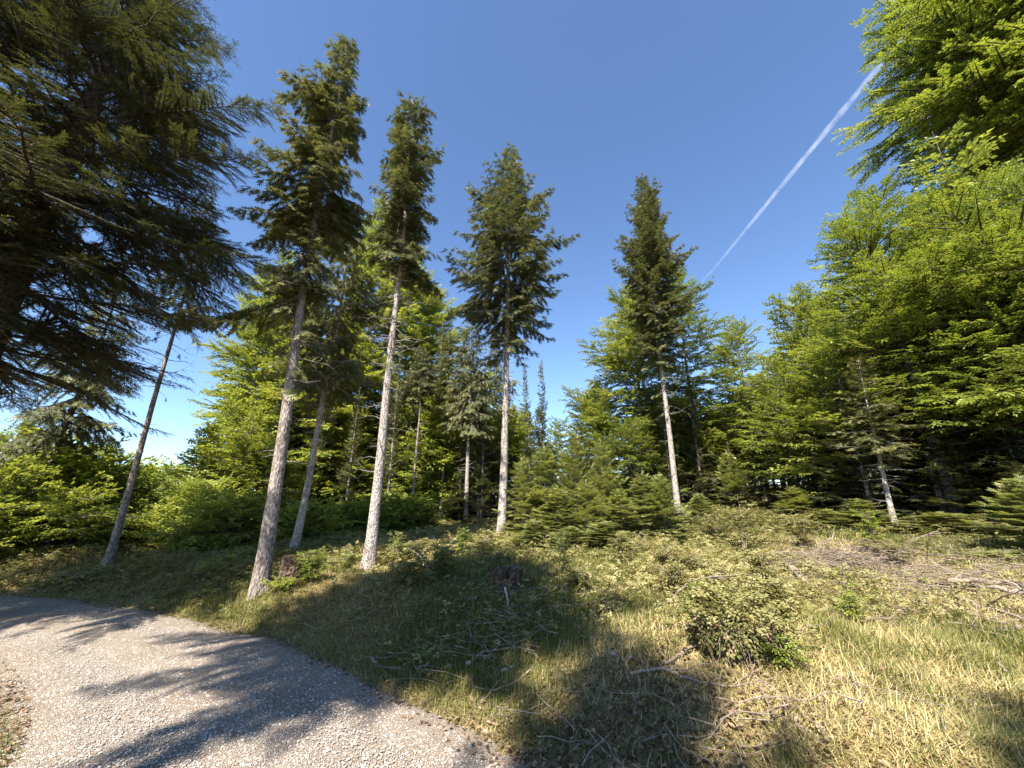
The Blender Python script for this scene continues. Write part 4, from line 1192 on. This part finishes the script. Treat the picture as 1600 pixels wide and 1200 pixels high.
bough('long dark branch in the shaded grass below the boughs', [(1480, 965, .04), (1545, 985, .08), (1610, 1015, .04)], .022, 537, B_STICK, twigs=8, tl=.4)
bough('pale stick pointing up-left in the brush below the saplings', [(1342, 890, .03), (1312, 846, .5)], .014, 533, B_PALE, twigs=3, tl=.3)

# turf hummock with a dark undercut front and hanging roots
def hummock(px, py, w, h, sd):
    rg = G(sd)
    b = at_ground(px, py)
    t = thing('turf_hummock', 'dark undercut turf hummock with hanging dead grass, right of the middle of the bank', 'hummock', tuple(b))
    m = MB()
    na, nr = 36, 12
    a = np.linspace(0, 2 * pi, na, endpoint=False)
    V = []
    for r in range(nr):
        f = r / (nr - 1)
        rad = 1.0 * (1 - f ** 2.6) ** .6 + .03
        rad = rad * (1 - .30 * np.clip(-np.sin(a), 0, 1) * (1 - f) ** .7) * (1 + .16 * np.sin(a * 3 + 1 + f * 2) + .10 * np.sin(a * 7 + f * 5))
        V.append(np.stack([np.cos(a) * rad * w, np.sin(a) * rad * w * .8, np.full(na, -.15 + (h + .1) * f)], 1) * (1 + rg.normal(0, .06, (na, 1))))
    V = np.array(V)
    i = np.arange(nr - 1)[:, None] * na; k = np.arange(na)[None]; k2 = (k + 1) % na
    m.quads(V.reshape(-1, 3), np.stack([i + k, i + k2, i + na + k2, i + na + k], -1).reshape(-1, 4))
    top = V[-1]
    m.add(np.vstack([top, top.mean(0)]), [(j, (j + 1) % na, na) for j in range(na)])
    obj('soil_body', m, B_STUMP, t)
    m = MB(); n = 190
    a = rg.uniform(pi * .9, pi * 2.1, n); z = h * rg.uniform(.15, 1.0, n) ** .8
    rr = w * (.86 + .34 * np.sin(pi * z / h * .62)) * rg.uniform(.9, 1.15, n)
    d = np.stack([rg.normal(0, .35, n), rg.normal(-.1, .3, n), -np.ones(n)], 1)
    scatter(m, SPRAY_FAR, np.stack([np.cos(a) * rr, np.sin(a) * rr * .8, z], 1), d, np.stack([rg.normal(0, 1, n), -np.ones(n), rg.normal(0, .3, n)], 1), rg.uniform(.04, .11, n), 0, np.clip(rg.normal(.6, .35, n), 0, 1))
    obj('hanging_leaves', m, M_LITTER, t)
    m = MB(); n = 420
    a = rg.uniform(pi * .85, pi * 2.15, n); z = h * rg.uniform(.25, .95, n)
    rr = w * (.95 + .2 * rg.uniform(0, 1, n))
    d = np.stack([np.cos(a) * .5 + rg.normal(0, .5, n), np.sin(a) * .5 + rg.normal(0, .4, n), rg.normal(-.5, .5, n)], 1)
    scatter(m, SPRAY, np.stack([np.cos(a) * rr, np.sin(a) * rr * .85, z], 1), d, np.stack([rg.normal(0, .6, n), rg.normal(-.3, .4, n), np.ones(n)], 1), rg.uniform(.06, .15, n), 0, np.clip(rg.normal(.35, .2, n), 0, 1))
    obj('side_leaves', m, M_BRUSH, t)
    m = MB(); n = 22
    a = rg.uniform(pi * .95, pi * 2.05, n); z0 = h * rg.uniform(.6, 1.0, n); L = rg.uniform(.2, .5, n)
    q = np.linspace(0, 1, 5)[None]
    rr = w * rg.uniform(1.0, 1.2, n)
    P = np.stack([(np.cos(a) * rr)[:, None] + rg.normal(0, .12, n)[:, None] * q, (np.sin(a) * rr * .85)[:, None] - .1 * q, z0[:, None] - L[:, None] * q], -1) + rg.normal(0, .012, (n, 5, 3))
    tubes(m, P, np.linspace(.006, .002, 5)[None] * np.ones((n, 1)), 4)
    obj('hanging_roots', m, B_STICK, t)
    m = MB(); n = 420
    x = rg.normal(.25, 1.0, n) * w; y = rg.normal(.25, .75, n) * w
    p = np.stack([x, y, h * (.92 + .2 * rg.uniform(0, 1, n)) - .20 * h * (x / w) ** 2 + rg.uniform(-.05, .22, n)], 1)
    a = rg.uniform(0, 6.28, n)
    scatter(m, SPRAY, p, np.stack([np.cos(a), np.sin(a), rg.uniform(-.3, .5, n)], 1), np.stack([rg.normal(0, .3, n), rg.normal(0, .3, n), np.ones(n)], 1), rg.uniform(.10, .2, n), 0, rg.uniform(.3, .75, n))
    obj('leaf_cover', m, M_BRUSH, t)


hummock(1150, 1016, .36, .34, 541)


def shrub(label, px, py, h, w, sd, n_st=6, leafm=None, lf_n=26, size=.16, name='sapling', cat='shrub', bare=.3, tint=.5):
    rg = G(sd)
    b = at_ground(px, py)
    t = thing(name, label, cat, tuple(b))
    wd = MB(); lf = MB()
    for j in range(n_st):
        az = rg.uniform(0, 6.28); L = h * rg.uniform(.65, 1.05) if j else h; sp = w * rg.uniform(.1, .8) if j else .08 * w
        s = np.linspace(0, 1, 8)
        P = np.stack([np.cos(az) * sp * s ** 1.4, np.sin(az) * sp * s ** 1.4, L * s - .04], 1) + rg.normal(0, .012 * h, (8, 3)) * s[:, None]
        tubes(wd, P, (.008 + .006 * h) * np.linspace(1, .25, 8), 5)
        k = lf_n
        u = rg.uniform(bare, 1, k)
        p = np.stack([np.interp(u, s, P[:, c]) for c in range(3)], 1)
        a = rg.uniform(0, 6.28, k); l = rg.uniform(.12, .38, k) * w * 1.1 * (1.1 - .6 * u)
        d = np.stack([np.cos(a), np.sin(a), rg.uniform(0, .6, k)], 1)
        q = p + d * l[:, None]
        tubes(wd, np.stack([p, (p + q) / 2 + [0, 0, .02], q], 1), np.array([[.005, .004, .002]]) * np.ones((k, 1)), 3)
        for f in (.35, .6, .8, 1.0):
            a2 = a + rg.normal(0, .7, k)
            scatter(lf, SPRAY, p + d * (l * f)[:, None], np.stack([np.cos(a2), np.sin(a2), rg.normal(.05, .25, k)], 1), np.stack([rg.normal(0, .3, k), rg.normal(0, .3, k), np.ones(k)], 1), size * rg.uniform(.7, 1.2, k), 0,
                    np.clip(rg.normal(tint, .12, k), 0, 1))
    obj('stem', wd, B_STICK, t, True)
    obj('leaves', lf, leafm or M_BRUSH, t)
    return t


shrub('thin leafy sapling standing alone on the slope right of the mottled-stem beech', 1166, 872, 1.55, .5, 551, 4, M_BRUSH, 16, .17, bare=.45, tint=.6)
shrub('bright leafy sapling at the edge of the dark hollow, under the bent branch', 1372, 866, 1.0, .55, 552, 5, M_BEECH, 14, .14, tint=.45)
shrub('low bright shrub between the brush heap and the dark hollow', 1395, 880, .5, .75, 553, 6, M_BRUSH, 12, .13, tint=.45, name='shrub')
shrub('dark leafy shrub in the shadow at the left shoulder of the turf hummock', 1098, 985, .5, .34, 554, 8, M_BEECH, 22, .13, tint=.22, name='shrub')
shrub('yellow-green leafy shrub growing on the right side of the turf hummock', 1215, 975, .5, .38, 555, 7, M_BRUSH, 24, .14, tint=.6, name='shrub')
shrub('small bright green bramble at the foot of the turf hummock', 1235, 1045, .3, .3, 556, 5, M_BEECH, 10, .10, tint=.5, name='shrub')
shrub('leafy bush at the upper shadow edge between slender trunk and middle stump', 690, 912, .75, .8, 558, 9, M_YFIR, 22, .15, tint=.5, name='shrub')
shrub('bush of yellow leaves on the crest of the shadowed bank, left of the first bush', 640, 915, .5, .7, 559, 8, M_BRUSH, 20, .14, tint=.5, name='shrub')
shrub('small leafy seedling in front of the dark stump at the thick trunk', 440, 930, .38, .5, 560, 6, M_BEECH, 16, .12, tint=.6, name='shrub')
shrub('thin dark sapling in front of the young fir thicket', 882, 905, .9, .35, 561, 3, M_YFIR, 16, .13, tint=.4)
shrub('slim green sapling in the sunny grass at the right', 1338, 985, .75, .25, 562, 3, M_BEECH, 12, .10, tint=.5)
shrub('leafy bush at the foot of the young fir thicket, right of the front row', 1050, 900, .6, .8, 563, 8, M_BRUSH, 20, .14, tint=.55, name='shrub')
for j, (px, py, h_, w_, m_, ti_, lab_) in enumerate((
        (622, 884, .8, .5, M_YFIR, .45, 'upright leafy sapling just right of the slender trunk base'), (655, 880, .6, .55, M_BRUSH, .5, 'bushy sapling between slender trunk and middle stump, upper one'),
        (722, 876, .9, .5, M_BEECH, .4, 'sapling left of the middle tall trunk, at the foot of the dead brown spruce'), (752, 868, .6, .6, M_BRUSH, .6, 'low yellowish shrub touching the base of the middle tall trunk'),
        (486, 912, .7, .6, M_BEECH, .45, 'leafy sapling right of the dark stump at the thick trunk'), (535, 898, .55, .6, M_YFIR, .45, 'low shrub just left of the slender trunk base'),
        (975, 884, .7, .7, M_BRUSH, .55, 'low shrub in front of the greyish young fir'), (1118, 846, .9, .55, M_BRUSH, .6, 'upright shrub on the slope right of the brown spruce trunk'),
        (1262, 858, .8, .6, M_BRUSH, .5, 'shrub at the left end of the brush heap'), (1065, 930, .5, .6, M_BRUSH, .6, 'small shrub under the arched dark stick'),
        (1195, 915, .55, .6, M_BRUSH, .65, 'yellow-green shrub on the slope above the turf hummock'), (905, 930, .4, .6, M_BRUSH, .5, 'low shrub on the sunny edge of the big shadow'),
        (338, 905, .6, .7, M_BEECH, .5, 'shrub on the crest of the bank left of the thick trunk'), (262, 900, .6, .7, M_BRUSH, .5, 'yellowish shrub on the crest of the bank near the road bend'))):
    shrub(lab_, px, py, h_, w_, 580 + j, 5, m_, 14, .14, tint=ti_, name='sapling' if 'sapling' in lab_ else 'shrub', bare=.25)
shrub('golden-leaved shrub on the rise in front of the mottled-stem beech', 1210, 790, .9, .8, 564, 7, M_BRUSH, 18, .2, tint=.7, name='shrub')


def stone(label, px, py, r, sd, tint=.5):
    rg = G(sd); b = at_ground(px, py)
    import bmesh
    bm = bmesh.new(); bmesh.ops.create_icosphere(bm, subdivisions=2, radius=r * .62)
    for v in bm.verts:
        f = 1 + .22 * sin(v.co.x / r * 2.3 + sd) * cos(v.co.y / r * 2.9 + sd * 2) + rg.normal(0, .05)
        v.co *= f; v.co.z *= .62
    me = bpy.data.meshes.new('stone'); bm.to_mesh(me); bm.free()
    a = me.attributes.new('tint', 'FLOAT', 'POINT'); a.data.foreach_set('value', np.full(len(me.vertices), tint, np.float32))
    me.materials.append(M_STONE)
    o = obj('stone', me, None, None, loc=(b[0], b[1], b[2] + r * .35)); o.rotation_euler = (0, 0, rg.uniform(0, 6))
    return tag(o, label, 'stone')


stone('white flat stone on the shaded verge, beside the brush heap', 733, 1040, .07, 571, .9)
stone('pale upright stone at the sunlit strip of the verge', 702, 1046, .07, 572, .85)
stone('small white stone on the shaded bank above the pale branch', 593, 1021, .035, 573, .9)
stone('grey stone half hidden in dead grass at the end of the brush heap', 957, 1026, .075, 574, .0)
stone('dark grey stone right of the half-hidden grey stone', 986, 1030, .06, 575, -.1)
stone('small bluish-white stone on the dark leaf litter', 816, 1098, .035, 576, .9)
stone('tiny white stone in the shadow on the bank', 609, 988, .03, 577, .9)

# ------------------------------------------------------------------ contrail: a long thin tube of ice cloud high in the sky
def contrail():
    m, nt, out = mat_new('contrail_ice'); L = nt.links.new
    lw = N(nt, 'ShaderNodeLayerWeight'); lw.inputs[0].default_value = .5
    inv = N(nt, 'ShaderNodeMath', operation='SUBTRACT'); inv.inputs[0].default_value = 1; L(lw.outputs['Facing'], inv.inputs[1])
    pw = N(nt, 'ShaderNodeMath', operation='POWER'); L(inv.outputs[0], pw.inputs[0]); pw.inputs[1].default_value = 1.4
    tc = N(nt, 'ShaderNodeTexCoord')
    nz = N(nt, 'ShaderNodeTexNoise'); nz.inputs['Scale'].default_value = .012; nz.inputs['Detail'].default_value = 5; L(tc.outputs['Object'], nz.inputs['Vector'])
    at = N(nt, 'ShaderNodeAttribute', attribute_name='tint')
    a = N(nt, 'ShaderNodeMath', operation='MULTIPLY'); L(pw.outputs[0], a.inputs[0]); L(at.outputs['Fac'], a.inputs[1])
    mr = N(nt, 'ShaderNodeMapRange'); mr.inputs[1].default_value = .3; mr.inputs[2].default_value = .75; mr.inputs[3].default_value = .05; mr.inputs[4].default_value = .95; L(nz.outputs[0], mr.inputs[0])
    a2 = N(nt, 'ShaderNodeMath', operation='MULTIPLY', use_clamp=True); L(a.outputs[0], a2.inputs[0]); L(mr.outputs[0], a2.inputs[1])
    df = N(nt, 'ShaderNodeBsdfDiffuse'); df.inputs[0].default_value = (.8, .8, .8, 1)
    tl = N(nt, 'ShaderNodeBsdfTranslucent'); tl.inputs[0].default_value = (.8, .8, .8, 1)
    ms = N(nt, 'ShaderNodeAddShader'); L(df.outputs[0], ms.inputs[0]); L(tl.outputs[0], ms.inputs[1])
    tp = N(nt, 'ShaderNodeBsdfTransparent')
    mx = N(nt, 'ShaderNodeMixShader'); L(a2.outputs[0], mx.inputs[0]); L(tp.outputs[0], mx.inputs[1]); L(ms.outputs[0], mx.inputs[2]); L(mx.outputs[0], out.inputs[0])
    m.use_backface_culling = True
    alt = 2200
    def P(px, py):
        d = ray(px, py); return d * (alt / d[2])
    A = P(1420, 47); B = P(1112, 424); C = P(878, 672)
    u = np.linspace(0, 1, 60)[:, None]
    Pt = np.where(u < .6, A + (B - A) * u / .6, B + (C - B) * (u - .6) / .4)
    depth = Pt[:, 1] * cos(PITCH) + Pt[:, 2] * sin(PITCH)
    wpx = np.interp(u[:, 0], [0, .12, .6, 1], [11, 9, 3.2, 1.5]) * (1 + .16 * np.sin(u[:, 0] * 90) * np.sin(u[:, 0] * 37 + 1))
    mbc = MB(); c = Pt[0].copy()
    tubes(mbc, Pt - c, wpx / 2 * depth / FPX, 16, 0, .5)
    mbc.tint = [np.repeat(np.interp(u[:, 0], [0, .3, .6, .75, 1], [.20, .20, .10, .025, .05]), 16).astype(np.float32)]
    o = obj('contrail', mbc, m, None, True, tuple(c + [0, 0, CAM_H]))
    tag(o, 'thin white contrail slanting across the blue sky towards the right-hand beeches', 'contrail')


contrail()
